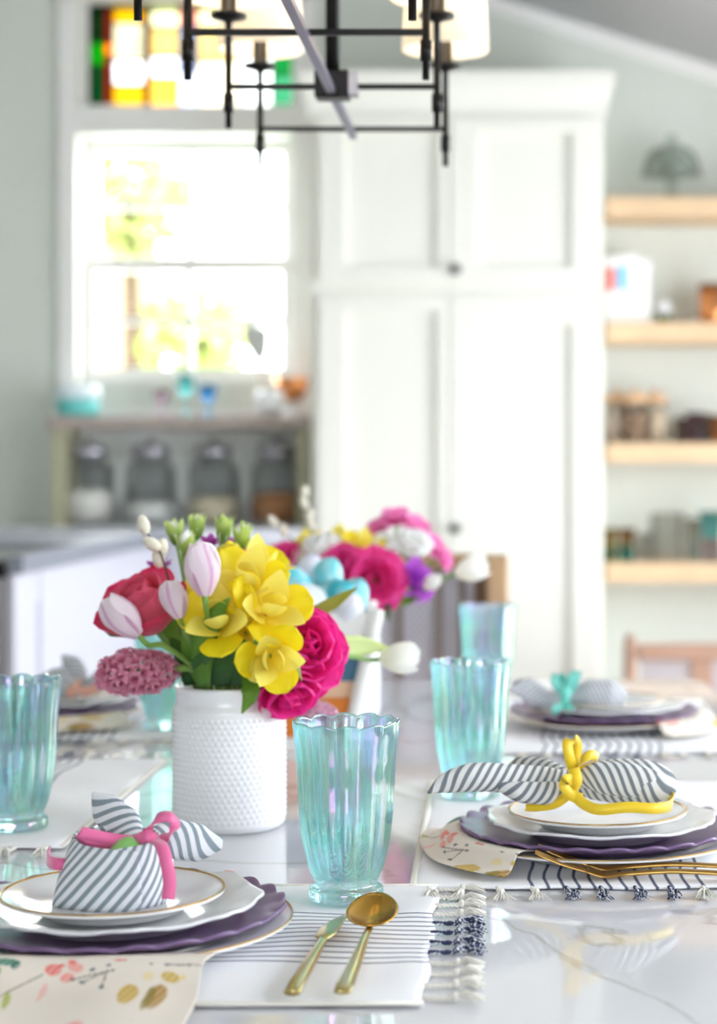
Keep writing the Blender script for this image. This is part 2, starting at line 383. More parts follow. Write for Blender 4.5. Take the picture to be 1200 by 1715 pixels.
# garden seen through the glass
struct('ground', box(-14, 12, BW+.2, 22, -.3, -.2), mat('lawn', (120, 140, 80), .9, var=.2), label='garden lawn outside')
def leafy(name, label, loc, r, n, m, seed):
    rnd = random.Random(seed); v, f = [], []
    for i in range(n):
        p = V((rnd.gauss(0, 1), rnd.gauss(0, 1), rnd.gauss(0, 1))).normalized()*r*rnd.uniform(.4, 1)
        a = V((rnd.uniform(-1, 1), rnd.uniform(-1, 1), rnd.uniform(-1, 1))).normalized()*.07; b = a.orthogonal().normalized()*.035
        k = len(v); v += [p-a, p+b, p+a, p-b]; f.append((k, k+1, k+2, k+3))
    t = thing(name, label, 'tree', (loc[0], loc[1], -.2))
    ob('crown', (v, f, None), m, t, False, M=Matrix.Translation((0, 0, loc[2]+.2)))
    ob('trunk', tube([(0, 0, 0), (.04, 0, 1.0), (0, .03, loc[2]+.2)], [.09, .07, .04], 8), mat('bark', (110, 90, 70), .9), t)
M_leafout = mat('garden_leaf', (190, 200, 120), .7, var=.3, scale=3)
leafy('garden_tree', 'yellow-green garden tree blurred behind the upper window panes', (-2.0, 9.6, 2.55), .42, 420, M_leafout, 3)
leafy('garden_shrub', 'pale green garden shrub blurred behind the lower window panes', (-1.55, 9.0, 1.75), .3, 260, M_leafout, 5)
gw = tag(ob('garden_fence', box(-2.75, -2.05, 10.6, 10.66, -.2, 2.42), mat('fence_wood', (206, 172, 146), .8, var=.1), None, False), 'tan wooden fence panel blurred beyond the window', 'fence')

# ------------------------------------------------------------ pantry
pt = thing('pantry_cabinet', 'tall cream-white shaker pantry cabinet with crown moulding', 'cabinet', (-.176, 5.75, 0))
X0, X1 = -.454, .454
ob('carcass', box(X0, X1, .022, .54, 0, 2.25), M_cab, pt, False)
cr = [(-.0, 2.20), (-.012, 2.20), (-.014, 2.235), (-.034, 2.29), (-.036, 2.333), (.0, 2.333)]
def crown(x0, x1):
    v = []
    for x, e in ((x0, -1), (x1, 1)):
        for y, z in cr: v.append((x+e*(-y), y+.022, z))
    n = len(cr); return v, [tuple(range(n)), tuple(reversed(range(n, 2*n)))]+[(i, i+n, (i+1) % n+n, (i+1) % n) for i in range(n)], None
ob('crown_moulding', join(crown(X0, X1), box(X1, X1+.034, .022, .54, 2.29, 2.333), box(X0, X1, .022, .54, 2.25, 2.333)), M_cab, pt, False)
def door(x0, x1, z0, z1, sl, sr, rt, rb):
    f = join(box(x0, x0+sl, 0, .021, z0, z1), box(x1-sr, x1, 0, .021, z0, z1), box(x0+sl, x1-sr, 0, .021, z1-rt, z1), box(x0+sl, x1-sr, 0, .021, z0, z0+rb))
    o = ob('door', f, M_cab, pt, False, bevel=.0015)
    ob('panel', box(x0+sl, x1-sr, .019, .0215, z0+rb, z1-rt), M_cab, o, False)
    return o
knob = lathe([(0, 0), (.007, 0), (.006, .012), (.014, .018), (.016, .024), (.012, .03), (0, .031)], 20)
for (z0, z1, kz) in ((1.684, 2.194, 1.718), (.12, 1.638, .915)):
    door(X0+.024, -.026, z0, z1, .085, .035, .05, .04)
    o = door(-.021, X1-.012, z0, z1, .088, .085, .05 if z0 > 1 else .09, .04)
    ob('knob', move(knob, (-.004, .001, kz), Matrix.Rotation(PI/2, 3, 'X')), M_black, o)

# ------------------------------------------------------------ counters, range, ledge
bc = thing('back_counter', 'white quartz back counter on white base cabinets under the window', 'counter', (-1.6, 5.66, 0))
ob('cabinet_body', box(-1.38, .968, .03, .62, 0, .87), M_cab2, bc, False)
ob('worktop', box(-1.38, .968, 0, .625, .872, .913), M_white_stone, bc, False, bevel=.003)
pn = thing('island_cabinet', 'white side cabinet run with grey stone top on the left', 'cabinet', (-1.08, 3.97, 0))
ob('end_post', box(-.004, .01, 0, .125, 0, .872), M_cab2, pn, False)
ob('recess', box(-.004, .0, .125, .225, 0, .80), mat('recess_paint', (205, 203, 210), .5), pn, False)
ob('rail', box(-.004, .006, .125, .225, .80, .872), M_cab2, pn, False)
ob('side_panel', box(-.004, .01, .225, 1.66, 0, .872), M_cab2, pn, False)
ob('worktop', join(box(-.7, .03, .66, 1.67, .874, .913), box(-.004, .03, -.01, .66, .874, .913)), M_stone, pn, False)
ob('cabinet_body', box(-.68, -.004, .67, 1.66, 0, .872), M_cab2, pn, False)
rg = thing('kitchen_range', 'stainless range with black glass edge at the left frame edge', 'stove', (-1.5, 3.96, 0))
ob('body', box(-.3, .412, .01, .64, 0, .868), M_steel, rg, False)
ob('control_strip', box(-.3, .414, 0, .02, .866, .898), M_bglass, rg, False)
ob('cooktop', box(-.3, .412, .02, .64, .87, .905), mat('cooktop_glass', (120, 124, 118), .15, var=.03), rg, False)

lg = thing('counter_ledge', 'greige wooden ledge shelf standing on the back counter under the window', 'shelf', (-1.09, 6.03, .913))
ob('shelf_board', box(-.43, .417, 0, .24, .317, .359), M_ledge, lg, False, bevel=.003)
ob('support', box(-.42, -.37, .02, .24, 0, .317), M_olive, lg, False)
ob('support', box(.38, .417, .02, .24, 0, .317), M_olive, lg, False)
ob('back_panel', box(-.37, .38, .21, .235, 0, .317), mat('ledge_back', (238, 240, 234), .6), lg, False)

# four glass storage jars
jw = .086
jb = lathe([(0, 0), (jw*.92, 0), (jw, .012), (jw, .17), (jw*.96, .195), (jw*.66, .215), (jw*.62, .232), (jw*.585, .232), (jw*.61, .214), (jw*.92, .19), (jw*.955, .168), (jw*.955, .014), (0, .008)], 40)
jl = lathe([(jw*.64, .222), (jw*.7, .226), (jw*.72, .25), (jw*.66, .262), (jw*.3, .268), (jw*.12, .272), (jw*.16, .285), (0, .29)], 40)
fills = [((236, 230, 220), .11, 'flour'), ((238, 236, 230), .07, 'sugar'), ((222, 208, 178), .085, 'oats'), ((182, 126, 84), .10, 'brown grain')]
me_jb = mesh('jar_body', jb, M_clear); me_jl = mesh('jar_lid', jl, M_steel)
wheres = ['at the far left end of the ledge', 'second from the left under the ledge', 'third from the left under the ledge', 'nearest the pantry']
for i, (px, (c, h, nm)) in enumerate(zip((147, 252, 357, 462), fills)):
    t = thing('storage_jar', f'glass storage jar with steel lid holding {nm}, {wheres[i]}', 'jar', ((px-860)*6.12/F, 6.13, .913), 0, 'glass jars under the ledge')
    ob('body', me_jb, None, t); ob('lid', me_jl, None, t)
    ob('contents', lathe([(0, .0085), (jw*.945, .015), (jw*.945, h), (jw*.5, h+.008), (0, h+.004)], 32), mat('contents_'+nm.replace(' ', '_'), c, .9, var=.15, scale=120), t)

LZ = .913+.359+.001
def onledge(px, D=6.13): return ((px-860)*D/F, D, LZ)
t = thing('aqua_tub', 'aqua oval tub with a white lid on the left end of the ledge', 'tub', onledge(130))
oval = lambda tt, r, z: r*(1-.12*abs(math.sin(tt)))
ob('body', lathe([(0, 0), (.062, 0), (.07, .008), (.073, .06), (.07, .06), (.066, .012), (0, .01)], 40, oval), mat('aqua_plastic', (110, 205, 200), .35), t)
ob('lid', lathe([(.0755, .058), (.077, .062), (.076, .088), (.07, .1), (0, .104)], 40, oval), mat('frosted_white', (226, 238, 242), .4), t)
def goblet(px, h, r, c, nm):
    t = thing('goblet', f'{nm} glass goblet standing on the ledge', 'glass', onledge(px), 0, 'coloured goblets on the ledge')
    g = glass_mat('goblet_'+nm.split()[-1], c, .5)
    ob('bowl', lathe([(0, h*.48), (r*.5, h*.52), (r*.95, h*.72), (r, h), (r*.93, h), (r*.88, h*.73), (r*.4, h*.56), (0, h*.54)], 28), g, t)
    ob('stem', lathe([(0, .012), (.006, .012), (.005, h*.3), (.007, h*.48), (0, h*.485)], 16), g, t)
    ob('foot', lathe([(0, 0), (r*.8, 0), (r*.78, .004), (.006, .012), (0, .012)], 28), g, t)
goblet(270, .085, .026, (170, 130, 160), 'short dusty purple'); goblet(311, .14, .03, (90, 205, 205), 'tall teal'); goblet(348, .105, .03, (40, 130, 215), 'bright blue')
t = thing('glint_crock', 'round white crock made for the sun glint on copper, holding a pale spatula', 'crock', onledge(452, 6.1))  # white crock built in place of the sun glint on the copper bowl
ob('body', lathe([(0, 0), (.03, 0), (.048, .02), (.052, .05), (.044, .08), (.036, .086), (.033, .084), (.04, .078), (.047, .05), (.044, .022), (0, .012)], 36), M_ceramic, t)
u = thing('spatula', 'pale upright spatula leaning in the white crock before the window', 'spatula', (onledge(446, 6.1)[0], 6.1, LZ+.014))
ob('handle', loft([(0, 0, 0), (-.012, 0, .1), (-.02, 0, .17)], .006, .004, (1, 0, 0), 10), mat('pale_wood', (225, 205, 180), .5), u)
ob('blade', loft([(-.018, 0, .16), (-.024, 0, .2), (-.034, 0, .26), (-.03, 0, .285)], [.008, .03, .045, .026], [.004, .004, .004, .003], (1, 0, 0), 14), mat('grey_silicone', (205, 205, 200), .5), u)
t = thing('copper_bowl', 'copper bowl on a white footed stand beside the pantry', 'bowl', onledge(488, 6.17))
ob('stand', lathe([(0, 0), (.034, 0), (.03, .006), (.012, .018), (.012, .04), (.03, .05), (0, .05)], 28), M_ceramic, t)
ob('bowl', lathe([(0, .052), (.028, .053), (.05, .085), (.058, .13), (.054, .13), (.046, .087), (.026, .058), (0, .057)], 36), mat('copper', (225, 150, 95), .25, .9, var=.05), t)

# ------------------------------------------------------------ open shelves right of the pantry
SX = .302
for i, (z, lb) in enumerate(((1.988, 'top oak floating shelf holding the glass cake dome'), (1.578, 'oak floating shelf holding white books and a copper canister'), (1.184, 'oak floating shelf holding wooden-lidded jars'), (.792, 'lowest oak floating shelf holding coloured glasses'))):
    tag(ob('floating_shelf', box(SX, 1.2, 6.04, 6.299, z-.064, z), M_oak, None, False, bevel=.003), lb, 'shelf', 'oak floating shelves')
def sh(px, z, D=6.16): return ((px-860)*D/F, D, z+.001)
t = thing('cake_stand', 'glass cake stand with domed lid on the top shelf', 'cake stand', sh(1124, 1.988, 6.17))
M_smoke = glass_mat('smoke_glass', (212, 222, 216), .7)
ob('pedestal', lathe([(0, 0), (.06, 0), (.058, .006), (.018, .02), (.014, .06), (.03, .08), (.105, .086), (.108, .094), (.104, .096), (0, .092)], 40), M_smoke, t)
ob('dome', lathe([(.092, .097), (.095, .1), (.092, .13), (.075, .165), (.04, .186), (.012, .192), (.01, .2), (.018, .212), (.012, .222), (0, .224)], 40), M_smoke, t, solid=.003)
M_paper = mat('white_paper', (246, 246, 242), .6, var=.01)
def book(px0, px1, h, lb, patch, pc, dz=0):
    x0, y, z = sh(px0, 1.578); x1 = sh(px1, 1.578)[0]; w_ = x1-x0
    t = thing('book', lb, 'book', (x0, 6.1, z), 0, 'white books on the second shelf')
    ob('cover', join(box(0, .003, 0, .15, 0, h), box(w_-.003, w_, 0, .15, 0, h), box(.003, w_-.003, 0, .003, 0, h)), M_paper, t, False)
    ob('pages', box(.003, w_-.003, .003, .146, .003, h-.003), mat('book_pages', (240, 236, 226), .8), t, False)
    if patch: ob('spine_label', box(w_*patch[0], w_*patch[1], -.001, -.0001, h*.5, h*.86), mat('label_'+pc[0], pc[1], .6), t, False)
book(1013, 1029, .215, 'white book with a red spine label beside the pantry', (.15, .9), ('red', (232, 70, 48)))
book(1030, 1048, .222, 'white book with a light blue spine label', (.15, .85), ('blue', (60, 180, 235)))
book(1049, 1066, .225, 'plain white book in the middle of the shelf row', None, None)
book(1067, 1086, .21, 'plain white book at the right end of the shelf row', None, None)
t = thing('small_cup', 'small green glass cup holding a white ball on second shelf', 'cup', sh(1111, 1.578))
ob('cup', lathe([(0, 0), (.02, 0), (.026, .035), (.023, .035), (.018, .005), (0, .004)], 24), glass_mat('green_glass', (150, 215, 150), .4), t)
ob('ball', lathe([(0, .028)]+[(.026*math.sin(a*PI/10), .054-.026*math.cos(a*PI/10)) for a in range(1, 10)]+[(0, .08)], 20), M_ceramic, t)
t = thing('copper_canister', 'copper canister with dark seam at the right end of second shelf', 'canister', sh(1196, 1.578))
ob('body', lathe([(0, 0), (.05, 0), (.052, .004), (.052, .135), (.048, .135), (.047, .006), (0, .005)], 36), mat('copper', None), t)
ob('band', lathe([(.0525, .118), (.0545, .12), (.0545, .13), (.0525, .132)], 36), mat('bronze', (130, 95, 65), .4, .8), t)
M_lid = mat('lid_wood', (208, 168, 126), .5, var=.1, scale=40)
for px, c, nm in ((1032, (240, 218, 196), 'cream'), (1063, (150, 120, 96), 'brown'), (1096, (232, 208, 176), 'beige')):
    t = thing('lidded_jar', f'glass jar with wooden lid and {nm} contents on third shelf', 'jar', sh(px, 1.184), 0, 'wooden-lidded jars')
    if nm == 'brown': t.location.y -= .07; t.location.x = (px-860)*6.09/F
    ob('body', lathe([(0, 0), (.036, 0), (.038, .006), (.038, .13), (.035, .13), (.035, .008), (0, .006)], 28), M_clear, t)
    ob('contents', lathe([(0, .007), (.034, .009), (.034, .108), (0, .11)], 28), mat('jar_'+nm, c, .9, var=.12, scale=90), t)
    ob('lid', lathe([(0, .131), (.04, .131), (.041, .135), (.041, .158), (.038, .162), (.01, .163), (.008, .17), (.012, .178), (0, .182)], 28), M_lid, t)
def mug(px, z, r, h, c, lb, m=None, D=6.16, fac=1):
    t = thing('tumbler', lb, 'glass', sh(px, z, D), 0, 'glasses on the open shelves')
    ob('body', lathe([(0, 0), (r*.8, 0), (r*.88, .004), (r, h), (r*.93, h), (r*.8, .008), (0, .007)], 28), m or glass_mat('mug_glass', c, .35), t)
    return t
mug(1143, 1.184, .03, .085, (110, 105, 110), 'smoky grey glass tumbler on third shelf')
mug(1165, 1.184, .034, .1, (92, 66, 100), 'dark purple glass tumbler on third shelf', D=6.12)
mug(1184, 1.184, .028, .098, (36, 92, 110), 'dark teal glass tumbler on third shelf', D=6.2)
mug(1203, 1.184, .032, .09, (190, 104, 40), 'orange-brown glass tumbler at the frame edge on third shelf', D=6.12)
for px, c1, c2, nm in ((1020, (232, 180, 70), (110, 170, 120), 'amber glass tumbler stacked on a green one beside the pantry'), (1049, (190, 110, 30), (40, 190, 205), 'dark amber glass tumbler stacked on a bright turquoise one')):
    t = thing('stacked_tumbler', nm, 'glass', sh(px, .792), 0, 'stacked glasses on the lowest shelf')
    ob('lower_glass', lathe([(0, 0), (.024, 0), (.028, .05), (.025, .05), (.022, .006), (0, .005)], 24), glass_mat('lower_glass', c2, .35), t)
    ob('upper_glass', lathe([(0, .051), (.022, .051), (.029, .108), (.026, .108), (.02, .057), (0, .056)], 24), glass_mat('upper_glass', c1, .35), t)
for px, h, lb in ((1078, .09, 'short clear glass tumbler next to the amber ones'), (1101, .16, 'tall clear glass on the lowest shelf, left of the pair'), (1133, .16, 'tall clear glass on the lowest shelf, right of the pair')):
    mug(px, .792, .03, h, None, lb, M_clear)
t = thing('stacked_tumbler', 'teal glass tumbler stacked on a lavender one at the frame edge', 'glass', sh(1190, .792), 0, 'stacked glasses on the lowest shelf')
ob('lower_glass', lathe([(0, 0), (.03, 0), (.034, .075), (.031, .075), (.027, .006), (0, .005)], 24), glass_mat('lavender_glass', (205, 190, 215), .35), t)
ob('upper_glass', lathe([(0, .076), (.03, .076), (.042, .165), (.038, .165), (.027, .082), (0, .08)], 24), glass_mat('teal_glass', (70, 185, 190), .35), t)
mug(1161, .792, .026, .14, (190, 215, 220), 'pale blue glass beside the teal stacked tumbler', D=6.2)

# small wooden chair below the shelves
ch = thing('wooden_chair', 'small brown wooden chair with panelled back below the shelves', 'chair', (.525, 5.2, 0))
M_ch = mat('chair_wood', (176, 138, 116), .5, var=.12, scale=10)
M_ch2 = mat('chair_pad', (186, 176, 176), .8, var=.05)
for s in (-1, 1):
    ob('back_post', loft([(s*.2, 0, 0), (s*.2, 0, .35), (s*.2, -.015, .6), (s*.2, -.02, .63)], [.02, .02, .018, .008], [.018, .018, .016, .008], (1, 0, 0), 10), M_ch, ch)
    ob('leg', loft([(s*.19, .38, 0), (s*.19, .37, .34)], [.016, .02], [.016, .02], (1, 0, 0), 10), M_ch, ch)
ob('top_rail', box(-.18, .18, -.03, .0, .565, .61), M_ch, ch, False, bevel=.004)
ob('lower_rail', box(-.18, .18, -.02, .005, .40, .435), M_ch, ch, False, bevel=.004)
ob('back_panel', box(-.17, .17, -.016, -.006, .435, .565), M_ch2, ch, False)
ob('splat', box(-.03, .03, -.022, -.0165, .435, .565), M_ch, ch, False)
ob('seat', rbox(-.21, .21, -.02, .4, .03, .34, .37), M_ch, ch, False)

# ------------------------------------------------------------ far chair with cane back
M_chair = mat('light_wood', (196, 160, 120), .45, var=.12, scale=14)
def cane_material():
    m = mat('woven_cane', (196, 194, 208), .6, var=.04)
    nt = m.node_tree; N = nt.nodes; L = nt.links; b = N['Principled BSDF']
    uv = N.new('ShaderNodeUVMap'); w1 = N.new('ShaderNodeTexChecker'); w1.inputs['Scale'].default_value = 60
    w1.inputs[1].default_value = lin((232, 230, 242))+(1,); w1.inputs[2].default_value = lin((190, 184, 196))+(1,)
    L.new(uv.outputs[0], w1.inputs[0]); L.new(w1.outputs[0], b.inputs['Base Color'])
    bp = N.new('ShaderNodeBump'); bp.inputs['Strength'].default_value = .6; bp.inputs['Distance'].default_value = .002; L.new(w1.outputs[1], bp.inputs['Height']); L.new(bp.outputs[0], b.inputs['Normal'])
    return m
fc = thing('cane_chair', 'wooden dining chair with a woven grey cane back at the far table end', 'chair', (-.222, 3.05, 0))
def barrel(a): return V((.195*math.sin(a)/math.sin(.9), .12*math.cos(a), 0))
ob('seat', rbox(-.2, .2, -.28, .1, .06, .43, .465), M_chair, fc, False, bevel=.004)
for s in (-1, 1):
    ob('leg', loft([(s*.17, -.25, 0), (s*.175, -.24, .43)], [.014, .018], [.014, .018], (1, 0, 0), 10), M_chair, fc)
    ob('leg', loft([(s*.14, .12, 0), (s*.15, .09, .43)], [.014, .018], [.014, .018], (1, 0, 0), 10), M_chair, fc)
    ob('stile', box(s*.195-.018, s*.195+.018, .02, .085, .43, .955), M_chair, fc, False, bevel=.006)
pr = [barrel(-.86+1.72*i/14) for i in range(15)]
ob('top_rail', loft([p+V((0, .0, .94)) for p in pr], .016, .012, (0, 0, 1), 10, 2), M_chair, fc)
ob('bottom_rail', loft([p+V((0, .0, .52)) for p in pr], .014, .012, (0, 0, 1), 10, 2), M_chair, fc)
def canef(u, v):
    p = barrel(-.80+1.6*u); return (p.x*.9, p.y, .53+.40*v, u*1.0, v*1.0)
ob('cane_panel', grid(40, 8, canef), cane_material(), fc, solid=.004)
for s in (-1, 1): ob('shaded_stile_side', box(s*.168-.012, s*.168+.012, .05, .075, .46, .94), mat('shaded_wood', (112, 80, 54), .5, var=.1), fc, False)  # dark strips paint in the shaded inner sides of the stiles
for a in (-.42, .12, .42, .62): p = barrel(a); ob('slat', box(p.x*.93-.006, p.x*.93+.006, p.y-.012, p.y-.004, .53, .93), mat('slat_wood', (150, 136, 132), .5), fc, False)

# ------------------------------------------------------------ table
TZ = .762
def quartz():
    m = mat('white_quartz', (224, 224, 228), .045, var=.03, scale=3)
    nt = m.node_tree; N = nt.nodes; L = nt.links; b = N['Principled BSDF']; b.inputs['IOR'].default_value = 1.55
    tc = N.new('ShaderNodeTexCoord'); n1 = N.new('ShaderNodeTexNoise'); n1.inputs['Scale'].default_value = 2.2; n1.inputs['Detail'].default_value = 5; n1.inputs['Distortion'].default_value = 1.2
    L.new(tc.outputs['Object'], n1.inputs['Vector'])
    s = N.new('ShaderNodeMath'); s.operation = 'SUBTRACT'; L.new(n1.outputs['Fac'], s.inputs[0]); s.inputs[1].default_value = .5
    a = N.new('ShaderNodeMath'); a.operation = 'ABSOLUTE'; L.new(s.outputs[0], a.inputs[0])
    r = N.new('ShaderNodeMapRange'); r.inputs[1].default_value = 0; r.inputs[2].default_value = .018; r.inputs[3].default_value = .85; r.inputs[4].default_value = 0; L.new(a.outputs[0], r.inputs[0])
    mk = N.new('ShaderNodeTexNoise'); mk.inputs['Scale'].default_value = 3.1; L.new(tc.outputs['Object'], mk.inputs['Vector'])
    mm = N.new('ShaderNodeMath'); mm.operation = 'MULTIPLY'; L.new(r.outputs[0], mm.inputs[0]); L.new(mk.outputs['Fac'], mm.inputs[1])
    src = b.inputs['Base Color'].links[0].from_socket; mx = N.new('ShaderNodeMix'); mx.data_type = 'RGBA'; L.new(mm.outputs[0], mx.inputs[0]); L.new(src, mx.inputs[6]); mx.inputs[7].default_value = lin((150, 143, 132))+(1,)
    L.new(mx.outputs[2], b.inputs['Base Color']); return m
tb = thing('dining_table', 'long white marble-veined dining table with a glossy top', 'table', (-.25, 2.0, 0))
M_leg = mat('table_base', (226, 222, 216), .5)
ob('tabletop', rbox(-.555, .555, -.95, .97, .04, TZ-.03, TZ), quartz(), tb, False, bevel=.004)
ob('apron', join(box(-.45, .45, -.82, -.79, .65, TZ-.031), box(-.45, .45, .79, .82, .65, TZ-.031), box(-.45, -.42, -.79, .79, .65, TZ-.031), box(.42, .45, -.79, .79, .65, TZ-.031)), M_leg, tb, False)
for sx in (-1, 1):
    for sy in (-1, 1): ob('leg', loft([(sx*.41, sy*.79, 0), (sx*.41, sy*.79, .35), (sx*.41, sy*.79, .65)], [.022, .03, .035], [.022, .03, .035], (1, 0, 0), 12), M_leg, tb)

# ------------------------------------------------------------ placemats with tassels
def mat_cloth(base, c, y0): return stripe_mat('placemat_weave', base, (92, 98, 124), .0125, .22, -.072, .072, 'Y')
M_pm = mat_cloth((250, 250, 252), None, 0)
M_cream = mat('tassel_cream', (240, 236, 226), .9, var=.06, scale=200)
M_navy = mat('tassel_navy', (52, 62, 92), .9, var=0)
_nt = M_navy.node_tree; _tc = _nt.nodes.new('ShaderNodeTexCoord'); _nz = _nt.nodes.new('ShaderNodeTexNoise'); _nz.inputs['Scale'].default_value = 420; _nt.links.new(_tc.outputs['Object'], _nz.inputs['Vector'])
_rp = _nt.nodes.new('ShaderNodeValToRGB'); _rp.color_ramp.elements[0].position = .5; _rp.color_ramp.elements[1].position = .56; _rp.color_ramp.elements[0].color = lin((50, 60, 92))+(1,); _rp.color_ramp.elements[1].color = lin((226, 228, 234))+(1,)
_nt.links.new(_nz.outputs['Fac'], _rp.inputs[0]); _nt.links.new(_rp.outputs[0], _nt.nodes['Principled BSDF'].inputs['Base Color'])
def tassel_mesh(name, m, seed, puff=1.0):
    rnd = random.Random(seed); ds = []
    for ph in (0, PI):                         # two twisted cords
        ds.append(loft([(.019*i/10, .0011*math.cos(ph+i*1.9), .002+.0011*math.sin(ph+i*1.9)) for i in range(11)], .0012, .0012, (0, 0, 1), 5, 1))
    ds.append(move(lathe([(0, -.003), (.0026, -.0018), (.0034, 0), (.0026, .0018), (0, .003)], 8), (.0205, 0, .0032), Matrix.Rotation(PI/2, 3, 'Y')))
    for i in range(22):
        a = rnd.uniform(-.42, .42)*puff; L_ = rnd.uniform(.012, .02); z = rnd.uniform(.0008, .006)
        ds.append(loft([(.021, 0, .003), (.021+L_*.5, math.sin(a)*L_*.45, z+.001), (.021+L_*math.cos(a), math.sin(a)*L_, max(.0008, z*rnd.uniform(.2, 1)))], [.0009, .0008, .0005], [.0009, .0008, .0005], (0, 0, 1), 4, 2))
    return mesh(name, join(*ds), m)
TM = {('c', i): tassel_mesh('tassel', M_cream, 10+i, 1.2) for i in range(3)}
TM.update({('n', i): tassel_mesh('tassel', M_navy, 20+i) for i in range(3)})
def placemat(name_label, cx, cy, rz, L_=.5, W_=.33, ends=(1,), seed=1, lift=.0015):
    """L_ along local x (tasselled ends), W_ along local y"""
    t = thing('placemat', name_label, 'placemat', (cx, cy, TZ), rz, 'striped placemats with tassels')
    rnd = random.Random(seed); ph = rnd.uniform(0, 6)
    def f(u, v):
        x = (u-.5)*L_; y = (v-.5)*W_
        e = max(abs(u-.5)*2, abs(v-.5)*2)
        z = lift+.0016*(math.sin(x*38+ph)*math.sin(y*31+ph*2)+1)*min(1, (1-e)*12+.35)
        y2 = y+.0042*math.sin(x*48+ph)*(1-abs(v-.5)*2)
        return (x+.002*math.sin(y*60+ph), y2, z, x, y)
    o = ob('cloth', grid(90, 40, f), M_pm, t, solid=.0016)
    for s in (-1, 1): ob('hem', loft([(-L_/2, s*(W_/2-.001), lift+.0012), (0, s*(W_/2-.001), lift+.0016), (L_/2, s*(W_/2-.001), lift+.0012)], .0035, .0013, (0, 1, 0), 8, 6), M_cream, t)
    n = 12
    for e in ends:
        for i in range(n):
            y = -W_/2+W_*(i+.5)/n; navy = abs(y) < .068
            me = TM[('n' if navy else 'c', rnd.randrange(3))]
            link('tassel', me, t, Matrix.Translation((e*(L_/2-.001), y, .0003)) @ Matrix.Rotation((0 if e > 0 else PI)+rnd.uniform(-.16, .16), 4, 'Z'))
    return t
placemat('white placemat with blue stripes and tassels nearest the camera', -.3085, 1.322, .012, .5, .33, (1,), 1)
placemat('cream striped placemat under the yellow-ribboned napkin setting', .08, 1.733, PI/2+.012, .5, .33, (-1,), 2)
placemat('striped placemat under the teal-ribboned far right setting', .105, 2.435, PI/2, .5, .33, (-1,), 3)
placemat('striped placemat under the iridescent glass at the left edge', -.565, 1.89, PI/2, .5, .33, (-1, 1), 4)
placemat('striped placemat under the far left plate stack', -.575, 2.545, PI/2, .5, .33, (-1,), 5)
PZ = TZ+.0055

# ------------------------------------------------------------ tumblers
M_tum = glass_mat('teal_iridescent_glass', (134, 220, 218), .38, .0, .07)
def tumbler_mesh():
    prof_o = [(.0285, 0), (.0292, .003), (.0285, .008), (.0245, .0115), (.0245, .0135), (.0285, .024), (.0333, .045), (.0358, .066), (.0368, .085), (.0378, .105), (.0392, .12), (.0408, .133), (.041, .137)]
    prof_i = [(.0386, .137), (.0384, .132), (.0366, .119), (.035, .104), (.0342, .085), (.0332, .066), (.0308, .046), (.026, .026), (.022, .0165), (.012, .0145), (0, .014)]
    full = [(0, .0005), (.02, 0)]
    def dense(p, k=3):
        out = []
        for i in range(len(p)-1):
            for s in range(k): a = s/k; out.append((p[i][0]*(1-a)+p[i+1][0]*a, p[i][1]*(1-a)+p[i+1][1]*a))
        return out+[p[-1]]
    n = 12
    def rf(t, r, z):
        k = min(1, max(0, (z-.010)/.012))
        return r+(abs(math.cos(n*t/2))-.62)*.0021*k*(1 if r > .02 else 0)
    def zf(t, r, z):
        return z+(abs(math.cos(n*t/2))-.6)*.0028*max(0, min(1, (z-.115)/.022))
    return lathe(full+dense(prof_o)+dense(prof_i), 120, rf, zf)
me_tum = mesh('tumbler_body', tumbler_mesh(), M_tum)
for loc, lb in (((-.130, 1.437, PZ), 'teal iridescent fluted tumbler in sharp focus behind the knife and spoon'),
                ((-.044, 1.883, PZ), 'pale teal fluted tumbler behind the yellow-ribboned napkin'),
                ((-.037, 2.66, PZ), 'pale blue fluted tumbler farthest back, before the cane chair'),
                ((-.462, 1.72, PZ), 'green-teal iridescent tumbler cut by the left frame edge'),
                ((-.447, 2.38, PZ), 'teal tumbler half hidden behind the white vase and hyacinth')):
    o = tag(link('fluted_tumbler', me_tum), lb, 'glass', 'fluted teal tumblers'); o.location = loc; o.rotation_euler.z = .13

# ------------------------------------------------------------ plates
M_gold = mat('gold_rim', (200, 160, 92), .25, .9, var=.08)
M_purple = mat('purple_glaze', (124, 98, 138), .28, var=.05)
M_plate = mat('plate_glaze', (240, 240, 240), .12, var=.006)
def plate_mesh(R, h, foot, n, amp, kind, m):
    def rf(t, r, z):
        k = max(0, (r-R*(.9 if kind == 'petal' else .8))/(R*(.1 if kind == 'petal' else .2)))
        if kind == 'petal': s = abs(math.sin(n*t/2)); return r*(1+amp*(s-.5)*k)
        if kind == 'ogee': s = math.cos(n*t)+.45*math.cos(2*n*t)+.3*math.cos(3*n*t); return r*(1+amp*s*k)
        return r
    def zf(t, r, z):
        k = max(0, (r-R*.86)/(R*.14))
        if kind == 'petal': s = abs(math.sin(n*t/2)); return z+.0036*(s-.2)*max(0, (r-R*.94)/(R*.06))
        if kind == 'ogee': return z+.0012*math.cos(n*t)*k
        return z
    t_ = .0034
    p = [(0, 0), (foot, 0), (foot*1.03, .001), (foot*1.12, .0035), (R*.8, h*.55), (R*.93, h*.84), (R*.985, h*.97), (R, h), (R*.995, h+.0022), (R*.975, h+.0018)]
    q = [(R*.92, h*.84+t_), (R*.79, h*.55+t_), (foot*1.08, .0035+t_), (foot*.9, .0045), (foot*.4, .0042), (0, .004)]
    return mesh('plate', lathe(p+q, 150 if kind else 72, rf, zf), m)
me_ch = plate_mesh(.126, .0125, .083, 0, 0, None, M_plate)
me_pu = plate_mesh(.1205, .0135, .076, 25, .03, 'petal', M_purple)
